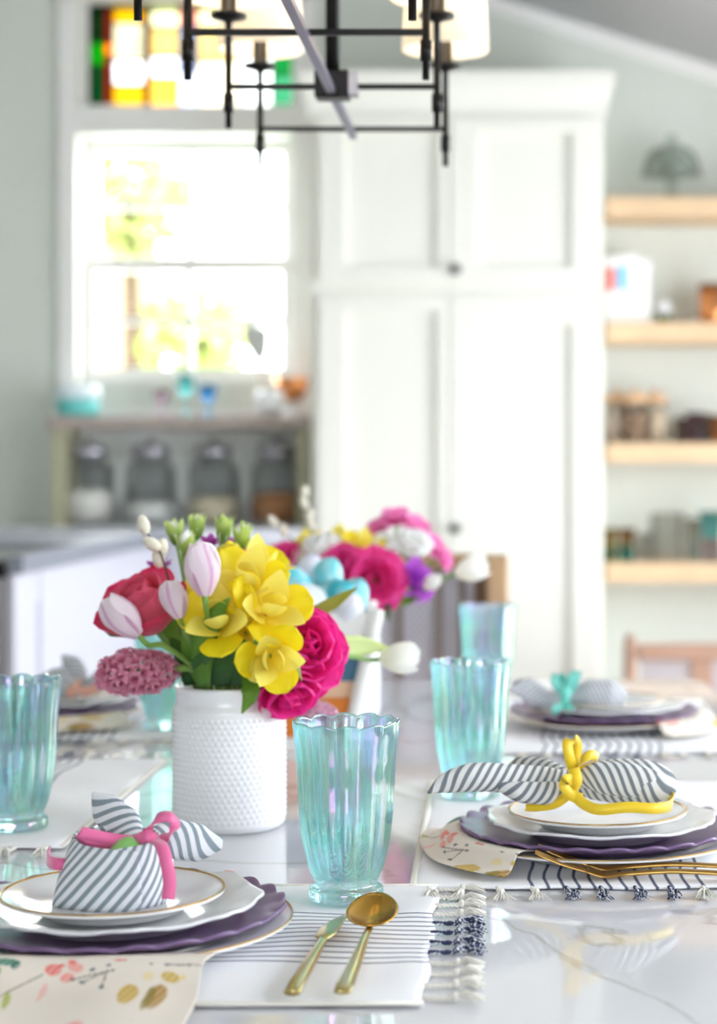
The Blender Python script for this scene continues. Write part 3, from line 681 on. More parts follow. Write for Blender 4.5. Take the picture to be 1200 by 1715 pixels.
me_wh = plate_mesh(.1005, .014, .062, 9, .016, 'ogee', M_plate)
me_gp = plate_mesh(.0778, .0115, .05, 0, 0, None, M_plate)
def ring(R, z, r): return mesh('gold_line', lathe([(R-r, z-r*.6), (R+r, z-r*.4), (R+r, z+r*.3), (R-r*.2, z+r*.7), (R-r, z-r*.6)], 96), M_gold)
me_r1 = ring(.1257, .0148, .0008); me_r2 = ring(.0775, .0140, .0009)
def setting(x, y, which, z=PZ, napkin=True):
    lb = ['gold-rimmed white charger plate '+which, 'purple plate with scalloped edge '+which, 'white plate with wavy edge '+which, 'small gold-rimmed white plate on top '+which]
    zz = [z, z+.0062, z+.0132, z+.0205]
    for k, (nm, me, rg_, grp) in enumerate((('charger_plate', me_ch, me_r1, 'white charger plates'), ('scalloped_plate', me_pu, None, 'purple scalloped plates'), ('wavy_plate', me_wh, None, 'white wavy-edged plates'), ('dessert_plate', me_gp, me_r2, 'gold-rimmed dessert plates'))):
        t = thing(nm, lb[k], 'plate', (x+(.003 if k == 2 else 0), y, zz[k]), k*.4, grp)
        ob('dish', me, None, t)
        if rg_: ob('gold_rim', rg_, None, t)
    return zz[3]+.0042
SET1 = (-.2835, 1.312); SET2 = (.0735, 1.625); SET3 = (.116, 2.40); SET4 = (-.618, 2.46); SET5 = (-.622, 1.93)
z1 = setting(*SET1, 'of the nearest setting with pink ribbon')
setting(*SET2, 'of the right setting with yellow ribbon')
setting(*SET3, 'of the far right setting with teal ribbon')
setting(*SET4, 'of the far left setting behind the hyacinth')
setting(*SET5, 'of the setting behind the left edge tumbler')

# ------------------------------------------------------------ cutlery
def iri_metal(name, c1, c2):
    m = mat(name, c1, .2, 1, var=0); nt = m.node_tree; N = nt.nodes; L = nt.links; b = N['Principled BSDF']
    tc = N.new('ShaderNodeTexCoord'); nz = N.new('ShaderNodeTexNoise'); nz.inputs['Scale'].default_value = 18; L.new(tc.outputs['Object'], nz.inputs['Vector'])
    r = N.new('ShaderNodeValToRGB'); r.color_ramp.elements[0].position = .42; r.color_ramp.elements[1].position = .58; r.color_ramp.elements[0].color = lin(c1)+(1,); r.color_ramp.elements[1].color = lin(c2)+(1,)
    L.new(nz.outputs['Fac'], r.inputs[0]); L.new(r.outputs[0], b.inputs['Base Color']); return m
M_cut = iri_metal('champagne_metal', (196, 186, 130), (206, 172, 100))
M_cut2 = mat('gold_metal', (190, 150, 84), .28, 1, var=.1)
def vec(px, py, dz=0):           # point on the mats seen at a pixel
    D = (CZ-PZ-dz)*F/(py-785); return V(((px-860)*D/F, D, PZ+dz))
# knife
a, b_ = vec(489, 1664, .003), vec(566, 1538, .003); L_ = (b_-a).length; dr = (b_-a).normalized(); sd = dr.cross(V((0, 0, 1)))
t = thing('table_knife', 'champagne-coloured knife lying left of the spoon', 'knife', a)
ob('handle', loft([V((0, 0, .001)), dr*L_*.1+V((0, 0, .002)), dr*L_*.3+V((0, 0, .002)), dr*L_*.55+V((0, 0, .002)), dr*L_*.64+V((0, 0, .0025))], [.0055, .0058, .005, .0034, .003], [.0026, .003, .003, .0026, .002], sd, 14), M_cut, t)
ob('blade', loft([dr*L_*.63+V((0, 0, .0025)), dr*L_*.68+sd*.001+V((0, 0, .004)), dr*L_*.78+sd*.001+V((0, 0, .0045)), dr*L_*.9+sd*.003+V((0, 0, .004)), dr*L_+sd*.006+V((0, 0, .003))], [.003, .0085, .0092, .0068, .0008], [.0018, .0012, .001, .001, .0006], sd+V((0, 0, .25)), 12), M_cut, t)
# spoon
a, b_ = vec(573, 1664, .003), vec(617, 1572, .003); dr = (b_-a).normalized(); sd = dr.cross(V((0, 0, 1)))
t = thing('table_spoon', 'gold spoon with round bowl lying right of the knife', 'spoon', a)
hl = (b_-a).length
ob('handle', loft([V((0, 0, .001)), dr*hl*.1+V((0, 0, .002)), dr*hl*.45+V((0, 0, .003)), dr*hl*.85+V((0, 0, .006)), dr*(hl+.004)+V((0, 0, .006))], [.0056, .006, .0048, .0028, .003], [.0016, .002, .002, .002, .0015], sd, 12), M_cut, t)
def bowlf(u, v):
    g = 2*PI*u; r = v; bl, bw = .026, .0182
    x = math.cos(g)*bw*r*(1-.10*math.sin(g)*r); y = .0255+math.sin(g)*bl*r
    z = -.0088*(1-r*r)+.0075
    tl = math.radians(13); p = dr*(hl+y*math.cos(tl)-z*math.sin(tl))+sd*x+V((0, 0, .0045+y*math.sin(tl)+z*math.cos(tl)-.002))
    return (p.x, p.y, p.z)
ob('bowl', grid(40, 10, bowlf, True), mat('spoon_gold', (196, 152, 70), .25, 1, var=.08), t, solid=.0012)
# forks
me_tine = {}
def fork(p0, ang, lb, dz):
    t = thing('dinner_fork', lb, 'fork', (p0.x, p0.y, p0.z), ang, 'gold forks before the yellow setting')
    ob('handle', loft([(.042, 0, .006+dz), (.056, 0, .0022+dz), (.075, 0, .0035+dz), (.11, 0, .006+dz), (.15, 0, .005+dz), (.2, 0, .002)], [.0095, .009, .004, .0038, .0048, .006], [.0014, .0018, .002, .002, .002, .0016], (0, 1, 0), 10), M_cut2, t)
    for k in range(4):
        y = (k-1.5)*.0046
        ob('tine', loft([(.045, y, .0052+dz), (.025, y, .0105+dz), (.008, y, .017+dz), (0, y*.95, .0205+dz)], [.0016, .0014, .0012, .0006], [.001, .001, .0009, .0005], (0, 1, 0), 6, 4), M_cut2, t)
fork(V((.0175, 1.508, PZ)), -.06, 'gold fork nearest the tasselled placemat edge', 0)
fork(V((.020, 1.53, PZ)), -.05, 'gold fork lying between the plates and the other fork', .0006)

# ------------------------------------------------------------ chandelier
cd = thing('chandelier', 'black metal linear chandelier with white drum shades over the table', 'chandelier', (-.2, 1.93, 1.47))
CR = V((-.2, 1.93, 1.47))
Ds = (1.552, 1.79, 2.045, 2.30); hw = .115
M_shade = mat('lamp_shade', (250, 247, 240), .8, var=.01)
nt = M_shade.node_tree; tr = nt.nodes.new('ShaderNodeBsdfTranslucent'); tr.inputs[0].default_value = (.9, .88, .82, 1); mxs = nt.nodes.new('ShaderNodeMixShader'); mxs.inputs[0].default_value = .5
nt.links.new(nt.nodes['Principled BSDF'].outputs[0], mxs.inputs[1]); nt.links.new(tr.outputs[0], mxs.inputs[2]); nt.links.new(mxs.outputs[0], nt.nodes['Material Output'].inputs[0])
zb = 1.522                       # cross bars
def cbox(x0, x1, y0, y1, z0, z1): return box(x0-CR.x, x1-CR.x, y0-CR.y, y1-CR.y, z0-CR.z, z1-CR.z)
M_bulb = mat('lit_bulb', (255, 230, 190), .4, var=0); M_bulb.node_tree.nodes['Principled BSDF'].inputs['Emission Color'].default_value = (1, .8, .55, 1); M_bulb.node_tree.nodes['Principled BSDF'].inputs['Emission Strength'].default_value = 40
rod_pr = [(0, -.046), (.0035, -.046), (.0035, -.028), (.0058, -.028), (.0058, -.008), (.004, -.008), (.004, .07), (.006, .072), (.02, .076), (.02, .08), (.009, .083), (.009, .13), (0, .13)]
me_rod = mesh('rod', lathe(rod_pr, 14), M_black)
me_shd = mesh('shade', lathe([(.05, .098), (.054, .098), (.0485, .205), (.047, .205), (.0525, .0995), (.05, .0995)], 40), M_shade)
me_blb = mesh('bulb', lathe([(0, .13), (.008, .131), (.014, .15), (.012, .165), (.004, .178), (0, .18)], 14), M_bulb)
for i, D in enumerate(Ds):
    for s in (-1, 1):
        x = -.20+s*hw
        r_ = ob('rod', me_rod, None, cd, M=Matrix.Translation(V((x, D, zb))-CR))
        ob('shade', me_shd, None, cd, M=Matrix.Translation(V((x, D, zb))-CR)); ob('bulb', me_blb, None, cd, M=Matrix.Translation(V((x, D, zb))-CR))
    ob('cross_bar', cbox(-.2-hw, -.2+hw, D-.003, D+.003, zb-.003, zb+.003), M_black, cd, False, bevel=.0008)
M_spine = mat('spine_metal', (120, 116, 138), .3, .7, var=.05)
ob('spine', cbox(-.2045, -.1955, Ds[0]-.02, Ds[-1]+.012, zb-.011, zb-.0035), M_spine, cd, False)
for D in (Ds[0], Ds[2]):
    ob('stem', loft([V((-.2, D, zb))-CR, V((-.2, D, 2.2))-CR, V((-.2, D, ceil_z(-.2)-.02))-CR], .008, .008, (1, 0, 0), 12, 3), M_black, cd)
    ob('hub', cbox(-.219, -.181, D-.015, D+.015, zb-.014, zb+.016), M_black, cd, False, bevel=.002)
    ob('hub_plate', cbox(-.182, -.172, D-.014, D+.014, zb-.01, zb+.014), M_steel, cd, False)
ob('canopy', rbox(-.05, .05, Ds[0]-CR.y-.05, Ds[2]-CR.y+.05, .02, ceil_z(-.2)-CR.z-.035, ceil_z(-.2)-CR.z-.012), M_black, cd, False)

# ------------------------------------------------------------ vases
def vase_mesh():
    R = .0528
    p = [(0, 0), (.047, 0), (.0505, .002), (R, .006)]
    p += [(R, .006+.106*i/84) for i in range(1, 85)]
    p += [(R*.985, .1145), (R*.955, .117), (R*.945, .1185), (R*.945, .128), (R*.965, .1305), (R*.965, .1332), (R*.93, .1345), (R*.905, .133), (R*.9, .12), (R*.91, .01), (0, .008)]
    def rf(t, r, z):
        if r > R-.0001 and .009 < z < .109:
            row = (z-.009)/.0052; k = int(row); fz = row-k-.5; ft = (t/(2*PI)*56+(k % 2)*.5) % 1-.5
            d = (fz*fz+ft*ft*1.3); return r+.0011*max(0, 1-d*9)
        return r
    return mesh('vase_body', lathe(p, 280, rf), M_ceramic)
me_vase = vase_mesh()
VC = V((-.269, 1.752, TZ)); V2 = V((-.236, 2.53, TZ))
o = tag(link('hobnail_vase', me_vase), 'white hobnail ceramic vase with the front bouquet', 'vase', 'white hobnail vases'); o.location = VC
o = tag(link('hobnail_vase', me_vase), 'white hobnail ceramic vase farther back behind the egg pail', 'vase', 'white hobnail vases'); o.location = V2

# ------------------------------------------------------------ painted pail with eggs
BC = V((-.258, 2.285, TZ)); pl_ = thing('painted_pail', 'tapered white-edged wooden pail with blue and orange bands holding eggs', 'pail', BC, .12)
def frus(z0, z1, e=0, t=.006):
    h0, h1 = .048+.035*z0/.165+e, .048+.035*z1/.165+e; g0, g1 = h0-t, h1-t; v = []
    for h, g, z in ((h0, g0, z0), (h1, g1, z1)):
        v += [(-h, -h, z), (h, -h, z), (h, h, z), (-h, h, z), (-g, -g, z), (g, -g, z), (g, g, z), (-g, g, z)]
    f = []
    for i in range(4):
        j = (i+1) % 4; f += [(i, j, j+8, i+8), (4+j, 4+i, 12+i, 12+j), (8+i, 8+j, 12+j, 12+i), (j, i, 4+i, 4+j)]
    return v, f, None
ob('base_board', box(-.046, .046, -.046, .046, 0, .008), mat('white_wood', (244, 242, 238), .6), pl_, False)
ob('base_band', frus(.0, .014, .002), mat('white_wood', None), pl_, False)
ob('orange_band', frus(.0145, .062), mat('orange_paint', (232, 132, 44), .55), pl_, False)
ob('peach_band', frus(.0625, .082), mat('peach_paint', (240, 196, 160), .55), pl_, False)
ob('blue_band', frus(.0825, .138), mat('slate_blue_paint', (74, 118, 148), .55), pl_, False)
ob('rim_band', frus(.138, .166, .003, .009), mat('white_wood', None), pl_, False)
for sx in (-1, 1):
    for sy in (-1, 1): ob('corner_post', loft([(sx*.05, sy*.05, .002), (sx*.0675, sy*.0675, .084), (sx*.086, sy*.086, .168)], .008, .008, (1, 0, 0), 8, 2, .6), mat('white_wood', None), pl_)
ob('fill_straw', box(-.066, .066, -.066, .066, .12, .132), mat('straw', (210, 190, 140), .9, var=.2, scale=90), pl_, False)
def egg_mat(name, c):
    m = mat(name, c, .35, var=0); nt = m.node_tree; N = nt.nodes; tc = N.new('ShaderNodeTexCoord'); nz = N.new('ShaderNodeTexNoise'); nz.inputs['Scale'].default_value = 55; nz.inputs['Detail'].default_value = 4
    nt.links.new(tc.outputs['Object'], nz.inputs['Vector']); r = N.new('ShaderNodeValToRGB'); r.color_ramp.elements[0].position = .42; r.color_ramp.elements[1].position = .68
    r.color_ramp.elements[0].color = lin(c)+(1,); r.color_ramp.elements[1].color = lin(tuple(int(x*.35+165) for x in c))+(1,); nt.links.new(nz.outputs['Fac'], r.inputs[0]); nt.links.new(r.outputs[0], N['Principled BSDF'].inputs['Base Color']); return m
def egg_mesh(m, r=.0205, L_=.0275, name='egg'):
    p = [(0, -L_)]
    for i in range(1, 16):
        a = PI*i/16; z = -math.cos(a); p.append((r*math.sin(a)*(1-.13*z), z*L_))
    return mesh(name, lathe(p+[(0, L_)], 28), m)
def egg(px, py, D, c, lb, tilt=(.3, 0, 1), r=.0205):
    key = 'egg_%d_%d_%d' % c; me = MATS.get(key+'_me') or egg_mesh(egg_mat(key, c), r); MATS[key+'_me'] = me
    o = tag(link('decorated_egg', me), lb, 'egg', 'eggs in the painted pail'); p = at(px, py, D); o.matrix_world = Matrix.Translation(p) @ look(tilt); return o
egg(490, 978, 2.25, (70, 190, 205), 'turquoise speckled egg at the left of the pail', (-.6, -.3, .7))
egg(546, 968, 2.28, (120, 205, 215), 'light turquoise egg topmost in the pail', (.3, -.2, .9))
egg(520, 962, 2.33, (205, 212, 232), 'pale lavender egg behind the turquoise ones', (0, .4, .8))
egg(513, 1006, 2.22, (232, 240, 244), 'white egg at the front of the pail', (-.9, -.2, .35))
egg(560, 998, 2.235, (50, 175, 190), 'deep teal egg at the front right of the pail', (.7, -.4, .4))
egg(588, 1002, 2.25, (120, 200, 214), 'sky blue egg against the right pail rim', (.5, -.2, .8))
egg(578, 1020, 2.222, (226, 228, 238), 'whitish speckled egg low at the right rim', (.2, -.3, .2), )
egg(446, 965, 2.27, (236, 214, 226), 'pink and white egg at the left edge of the pail', (-.5, 0, .8))

# ------------------------------------------------------------ flower building blocks
M_stem = mat('stem_green', (120, 158, 70), .5, var=.15, scale=60)
M_leaf = petal_mat('leaf_green', (92, 138, 46), (128, 172, 62)); M_leafd = petal_mat('leaf_dark', (40, 84, 36), (72, 120, 44)); M_leafy = petal_mat('leaf_yellow', (176, 168, 60), (150, 150, 30)); M_leafp = petal_mat('leaf_pale', (200, 214, 140), (210, 222, 150))
M_tul = petal_mat('tulip_pale', (246, 226, 236), (255, 246, 250), mid=(226, 160, 208)); M_tulw = petal_mat('tulip_white', (246, 243, 226), (255, 254, 252))
M_rose = petal_mat('rose_pink', (250, 160, 180), (226, 30, 92)); M_rosei = petal_mat('rose_coral', (248, 176, 176), (244, 100, 138))
M_hot = petal_mat('hot_pink', (206, 0, 84), (255, 56, 170)); M_mag = petal_mat('magenta', (222, 40, 124), (250, 84, 172))
M_yel = petal_mat('alstroemeria_yellow', (238, 204, 20), (254, 236, 30)); M_yelp = petal_mat('alstroemeria_pale', (242, 218, 60), (254, 242, 120))
M_hya = petal_mat('hyacinth_pink', (214, 112, 148), (244, 176, 200)); M_hyp = petal_mat('hyacinth_pale', (236, 160, 200), (250, 216, 232))
M_pur = petal_mat('purple_flower', (140, 40, 120), (190, 90, 190)); M_stk = petal_mat('stock_pink', (236, 90, 176), (252, 160, 214)); M_wht = petal_mat('white_flower', (246, 248, 238), (255, 255, 254)); M_vio = petal_mat('violet_flower', (160, 40, 190), (216, 120, 230)); M_grn = petal_mat('bud_green', (120, 168, 50), (214, 232, 140))
M_cat = mat('catkin_fur', (232, 226, 208), .95, var=.12, scale=300); M_twig = mat('twig', (96, 72, 60), .7, var=.2)
def petal(name, m, L_, W_, belly=0., bend=0., cup=.5, rnd=True, ruf=0., nu=10, nv=14):
    def f(u, v):
        s = 2*u-1
        if rnd: w_ = W_*min(1, (v*1.5+.12)**.7)*(math.sqrt(max(0, 1-((v-.62)/.38)**2)) if v > .62 else 1)
        else: w_ = W_*math.sin(PI*min(1, max(.02, v**.8)))**.8 + W_*.1*(1-v)
        y = belly*math.sin(PI*v)+bend*v*v-cup*(s*w_)**2/max(W_, 1e-6)+ruf*math.sin(s*7)*v*v
        return (s*w_, y, L_*v*(1-.12*abs(bend)/max(L_, 1e-6)), u, v)
    return mesh(name, grid(nu, nv, f), m)
def leafd(pts, wd, side, fold=.25, k=8):
    P = cat([V(p) for p in pts], k); v, fs, u = [], [], []; S = V(side)
    for i, q in enumerate(P):
        T = (P[min(i+1, len(P)-1)]-P[max(i-1, 0)]).normalized(); s = (S-T*S.dot(T)).normalized(); n = T.cross(s); t = i/(len(P)-1); a = lerp(wd, t)
        for j, e in enumerate((-1, -.5, 0, .5, 1)): v.append(q+s*(a*e)+n*(a*fold*abs(e))); u.append((j/4, t))
    for i in range(len(P)-1):
        for j in range(4): a = i*5+j; fs.append((a, a+1, a+6, a+5))
    return v, fs, u
PM = {
 'tulip_o': petal('petal', M_tul, .046, .0155, .0085, -.002, .55), 'tulip_i': petal('petal', M_tul, .045, .014, .0078, -.003, .55),
 'tulipw_o': petal('petal', M_tulw, .046, .0135, .0075, -.002, .55), 'tulipw_i': petal('petal', M_tulw, .045, .012, .0068, -.003, .55),
 'rose_i': petal('petal', M_rosei, .036, .013, .003, .0, .7), 'rose_m': petal('petal', M_rosei, .041, .018, .006, .002, .6, ruf=.0006), 'rose_o': petal('petal', M_rose, .043, .021, .006, .010, .45, ruf=.001),
 'hot_i': petal('petal', M_hot, .028, .013, .003, .0, .7), 'hot_m': petal('petal', M_hot, .034, .018, .004, .004, .5, ruf=.0016), 'hot_o': petal('petal', M_hot, .038, .021, .002, .011, .35, ruf=.002),
 'mag_i': petal('petal', M_mag, .028, .014, .003, 0, .6), 'mag_m': petal('petal', M_mag, .036, .019, .003, .006, .4, ruf=.002),
 'yel_o': petal('petal', M_yel, .036, .0165, .003, .006, .2, ruf=.0014), 'yel_i': petal('petal', M_yelp, .035, .0115, .002, .006, .25, False), 'yel_s': petal('petal', M_yelp, .026, .0095, .005, -.002, .6),
 'pur': petal('petal', M_pur, .016, .005, .001, .004, .3, False), 'stk': petal('petal', M_stk, .02, .011, .001, .006, .2, ruf=.0016), 'wht': petal('petal', M_wht, .02, .011, .003, .002, .4, ruf=.001), 'vio': petal('petal', M_vio, .024, .010, .002, .005, .3),
 'grn': petal('petal', M_grn, .024, .0055, .002, .001, .6, False), 'bud': petal('petal', M_grn, .022, .006, .0045, -.004, .6), 'wbud': petal('petal', M_wht, .022, .007, .004, -.003, .6)}
def floret(name, m, r):
    ds = []
    for k in range(6):
        def f(u, v): s = 2*u-1; w_ = r*.24*math.sin(PI*min(1, v*.8+.14)); y = r*(.12+.88*v**1.3); return (s*w_, y, r*.9*math.sin(min(1, v*1.15)*2.4)-r*.15+.0008*abs(s), u, v)
        ds.append(move(grid(2, 3, f), (0, 0, 0), Matrix.Rotation(k*PI/3, 3, 'Z')))
    return mesh(name, join(*ds), m)
me_fl = floret('floret', M_hya, .0098); me_flp = floret('floret', M_hyp, .0098)

def bloom(root, pos, axis, layers, sc_=1.0, seed=0):
    """layers: (petal key, count, base radius, base height, opening angle)"""
    rnd = random.Random(seed); H = Matrix.Translation(V(pos)-root.location) @ look(axis, rnd.uniform(0, 6)) @ Matrix.Scale(sc_, 4)
    for li, (key, n, r0, z0, tau) in enumerate(layers):
        for k in range(n):
            ph = 2*PI*(k+.5*(li % 2))/n+rnd.uniform(-.14, .14)
            link('petal', PM[key], root, H @ Matrix.Rotation(ph, 4, 'Z') @ Matrix.Translation((0, r0, z0)) @ Matrix.Rotation(-(tau+rnd.uniform(-.08, .08)), 4, 'X') @ Matrix.Rotation(rnd.uniform(-.1, .1), 4, 'Z'))
ROSE = [('rose_i', 3, .001, .006, -.12), ('rose_i', 4, .004, .004, .02), ('rose_m', 5, .007, .002, .1), ('rose_m', 5, .010, 0, .26), ('rose_o', 5, .011, -.002, .5)]
PEONY = [('hot_i', 4, .001, .008, .0), ('hot_i', 5, .004, .006, .2), ('hot_m', 6, .006, .003, .45), ('hot_m', 7, .008, .001, .75), ('hot_o', 7, .008, -.001, 1.05), ('hot_o', 7, .008, -.004, 1.4)]
MAGEN = [('mag_i', 5, .002, .004, .2), ('mag_m', 6, .004, .002, .6), ('mag_m', 7, .006, 0, 1.1)]
ALST = [('yel_o', 3, .002, 0, .92), ('yel_i', 3, .002, .002, .62), ('yel_s', 2, .001, .004, .3)]
TULIP = [('tulip_i', 3, .0035, 0, .04), ('tulip_o', 3, .0045, 0, .06)]
TULIPW = [('tulipw_i', 3, .0035, 0, .06), ('tulipw_o', 3, .0045, 0, .1)]
TULIPX = [('tulipw_i', 3, .0035, 0, .16), ('tulipw_o', 3, .0045, 0, .3)]
PURP = [('pur', 5, .001, 0, .5), ('pur', 5, .002, 0, 1.0)]
STOCK = [('stk', 4, .001, .001, .5), ('stk', 5, .002, 0, 1.0)]
WHITE = [('wht', 4, .001, .001, .2), ('wht', 5, .002, 0, .6)]
VIOL = [('vio', 4, .001, .001, .3), ('vio', 5, .002, 0, .8)]
GBUD = [('grn', 4, .001, 0, .3), ('grn', 3, .001, 0, .08), ('wbud', 2, .001, 0, .12)]
WBUD = [('wbud', 4, .001, 0, .1), ('grn', 3, .001, -.002, .4)]
rs = random.Random(4)
def flower(name, lb, cat_, px, py, D, axis, layers, vase=VC, mids=(), sc_=1., r=.0019, seed=1, leaves=(), group='flowers in the front vase', back=.0, stem_m=None):
    """head base at pixel (px,py) and distance D; the stem runs down into the vase"""
    base = vase+V((rs.uniform(-.024, .024), rs.uniform(-.024, .024), .05)); t = thing(name, lb, cat_, base, 0, group)
    head = at(px, py, D); ax = V(axis).normalized(); rim = vase+V(((head.x-vase.x)*.45, (head.y-vase.y)*.45, .137))
    lim = .036; dxy = V((rim.x-vase.x, rim.y-vase.y, 0))
    if dxy.length > lim: dxy = dxy.normalized()*lim; rim = V((vase.x+dxy.x, vase.y+dxy.y, rim.z))
    pts = [V((0, 0, 0)), rim-base]+[at(*m)-base for m in mids]+[head-ax*.012-base, head+ax*.002-base]
    ob('stem', loft(pts, [r*1.1, r, r, r*.9], [r*1.1, r, r, r*.9], (0, .3, 1), 8, 6), stem_m or M_stem, t)
    bloom(t, head, axis, layers, sc_, seed)
    for lp, wd, sd, mt in leaves:
        ob('leaf', leafd([at(*q)-base for q in lp], wd, sd), mt, t, solid=.0005)
    return t
# --- front bouquet
flower('tulip', 'pale pink tulip bending out left over the hyacinth', 'flower', 233, 1064, 1.665, (-.66, -.1, .72), TULIP, VC, [(325, 1118, 1.70), (275, 1082, 1.675)], 1.0, .0026, 1)
flower('tulip', 'pale pink upright tulip in the middle of the front bouquet', 'flower', 343, 998, 1.655, (-.1, -.08, .99), TULIP, VC, (), 1.08, .0026, 2)
flower('tulip', 'narrow pale pink tulip between the red rose and pussy willow', 'flower', 302, 1036, 1.668, (-.3, 0, .95), TULIP, VC, (), .8, .0024, 3)
flower('tulip', 'pale pink tulip peeking out behind the yellow flowers', 'flower', 438, 1000, 1.83, (.1, 0, 1), TULIP, VC, (), .85, .0024, 4)
flower('rose', 'red-edged pink rose at the left of the front bouquet', 'flower', 258, 1046, 1.72, (-.3, -.55, .76), ROSE, VC, (), 1.15, .0028, 5,
       leaves=[([(240, 1060, 1.73), (190, 1052, 1.73), (165, 1036, 1.735)], [.003, .008, .0005], (0, .4, 1), M_leafd)])
flower('peony', 'large hot pink peony at the right of the front bouquet', 'flower', 500, 1092, 1.735, (.35, -.75, .35), PEONY, VC, (), 1.05, .003, 6)
flower('peony', 'hot pink peony hanging low over the vase rim', 'flower', 476, 1140, 1.725, (.3, -.62, -.55), PEONY, VC, (), .92, .003, 7)
for i, (px, py, D, ax, s_, lb) in enumerate(((372, 1048, 1.675, (-.12, -.85, .5), 1.2, 'large yellow alstroemeria bloom at the centre of the bouquet'),
        (412, 985, 1.70, (.15, -.75, .6), 1.15, 'yellow alstroemeria bloom at the top beside the upright tulip'), (445, 1028, 1.685, (.42, -.75, .45), 1.2, 'pale yellow alstroemeria bloom pointing right'),
        (452, 1098, 1.665, (.25, -.85, -.1), 1.0, 'small yellow alstroemeria bloom in front of the peonies'), (425, 962, 1.745, (.5, -.3, .8), 1.1, 'bright yellow alstroemeria petals behind the top bloom'), (345, 1010, 1.715, (-.5, -.6, .6), 1.05, 'yellow alstroemeria bloom tucked below the upright tulip'), (412, 1060, 1.70, (.1, -.9, .0), 1.0, 'yellow alstroemeria bloom half hidden between the larger ones'))):
    flower('alstroemeria', lb, 'flower', px, py, D, ax, ALST, VC, (), s_, .002, 10+i)
flower('ranunculus', 'small golden yellow curled bloom at the bouquet top', 'flower', 385, 945, 1.73, (-.05, -.3, .95), [('yel_s', 6, .003, 0, .2), ('yel_s', 6, .005, -.001, .5)], VC, (), .75, .002, 30)
flower('alstroemeria_bud', 'closed pale yellow bud beside the small yellow bloom', 'flower', 428, 1098, 1.66, (.05, -.2, -.95), [('yel_s', 5, .0015, 0, .0), ('yel_s', 3, .003, 0, .12)], VC, [(432, 1085, 1.66)], .95, .0018, 31)
for i, (px, py, D, ax, s_, ly, lb) in enumerate(((297, 915, 1.76, (-.2, 0, 1), 1.15, GBUD, 'pale green bud cluster at the left top of the bouquet'), (310, 928, 1.75, (.1, -.2, 1), 1.1, WBUD, 'whitish green bud below the left bud cluster'),
        (328, 905, 1.77, (.05, 0, 1), 1.1, GBUD, 'bright green pointed bud tip above the upright tulip'), (372, 910, 1.77, (.1, 0, 1), 1.2, GBUD, 'green bud tip at the top centre'), (402, 922, 1.76, (.15, -.1, 1), 1.2, GBUD, 'yellow-green bud cluster at the top right'),
        (352, 915, 1.79, (-.1, -.2, 1), .95, PURP, 'small purple flower behind the upright tulip'), (388, 918, 1.79, (0, -.2, 1), .8, PURP, 'small purple flower between the green buds'),
        (268, 955, 1.77, (-.3, -.2, .9), 1.0, PURP, 'small dark purple flower left beside the pussy willow'), (415, 930, 1.80, (.2, -.2, 1), .9, STOCK, 'small pink flower at the top right behind buds'))):
    flower('filler_bloom', lb, 'flower', px, py, D, ax, ly, VC, (), s_, .0016, 40+i)
# leaves in the front bouquet, one spray
lv = thing('leaf_spray', 'green leaf spray filling the front vase', 'leaves', VC+V((0, 0, .06)), 0, 'flowers in the front vase')
LB = lv.location
for pts, wd, sd, m in (
    ([(345, 1150, 1.71), (325, 1080, 1.69), (318, 1010, 1.70)], [.008, .014, .010, .001], (1, .2, 0), M_leaf),
    ([(340, 1150, 1.69), (340, 1080, 1.665), (362, 1030, 1.66), (385, 1000, 1.655)], [.006, .011, .008, .0006], (1, -.2, .4), M_leaf),
    ([(350, 1145, 1.70), (345, 1110, 1.675), (375, 1075, 1.66)], [.006, .013, .001], (.8, -.2, .5), M_leafd),
    ([(400, 1150, 1.70), (395, 1105, 1.68), (415, 1075, 1.67)], [.010, .017, .004], (1, 0, 0), M_leafd),
    ([(370, 1150, 1.70), (372, 1110, 1.68), (350, 1075, 1.69)], [.010, .015, .004], (1, 0, .2), M_leafd),
    ([(318, 1148, 1.72), (310, 1100, 1.71), (285, 1070, 1.72)], [.006, .012, .002], (1, 0, .3), M_leafd),
    ([(440, 1145, 1.72), (440, 1095, 1.70), (430, 1050, 1.70)], [.008, .014, .004], (1, 0, 0), M_leafd),
    ([(408, 1132, 1.69), (420, 1158, 1.672), (405, 1195, 1.675)], [.003, .009, .0006], (1, 0, .2), M_leaf),
    ([(430, 1120, 1.77), (500, 1045, 1.80), (560, 1008, 1.82), (598, 984, 1.83)], [.003, .007, .006, .0006], (.3, .3, 1), M_leafy),
    ([(380, 1140, 1.74), (290, 1060, 1.76), (270, 1010, 1.76)], [.006, .011, .002], (1, 0, .3), M_leaf),
    ([(440, 1110, 1.78), (520, 1090, 1.88), (600, 1082, 1.96), (655, 1086, 2.0)], [.004, .013, .011, .001], (0, .25, 1), M_leafp),
    ([(482, 1092, 1.668), (497, 1115, 1.655), (505, 1140, 1.66)], [.0008, .0022, .0004], (1, 0, 0), M_leafp)):
    ob('leaf', leafd([at(*q)-LB for q in pts], wd, sd), m, lv, solid=.0005)
for i in range(7):
    a = i*.9; ob('stem', tube([V((.02*math.cos(a), .02*math.sin(a), 0)), V((.026*math.cos(a), .026*math.sin(a), .10)), V((.034*math.cos(a), .034*math.sin(a), .15))], .0024, 8, 4), M_stem, lv)
flower('tulip', 'white tulip lying out to the right of the front bouquet', 'flower', 636, 1104, 1.98, (.97, -.12, .08), TULIPX, VC, [(560, 1100, 1.9)], .95, .0026, 60)
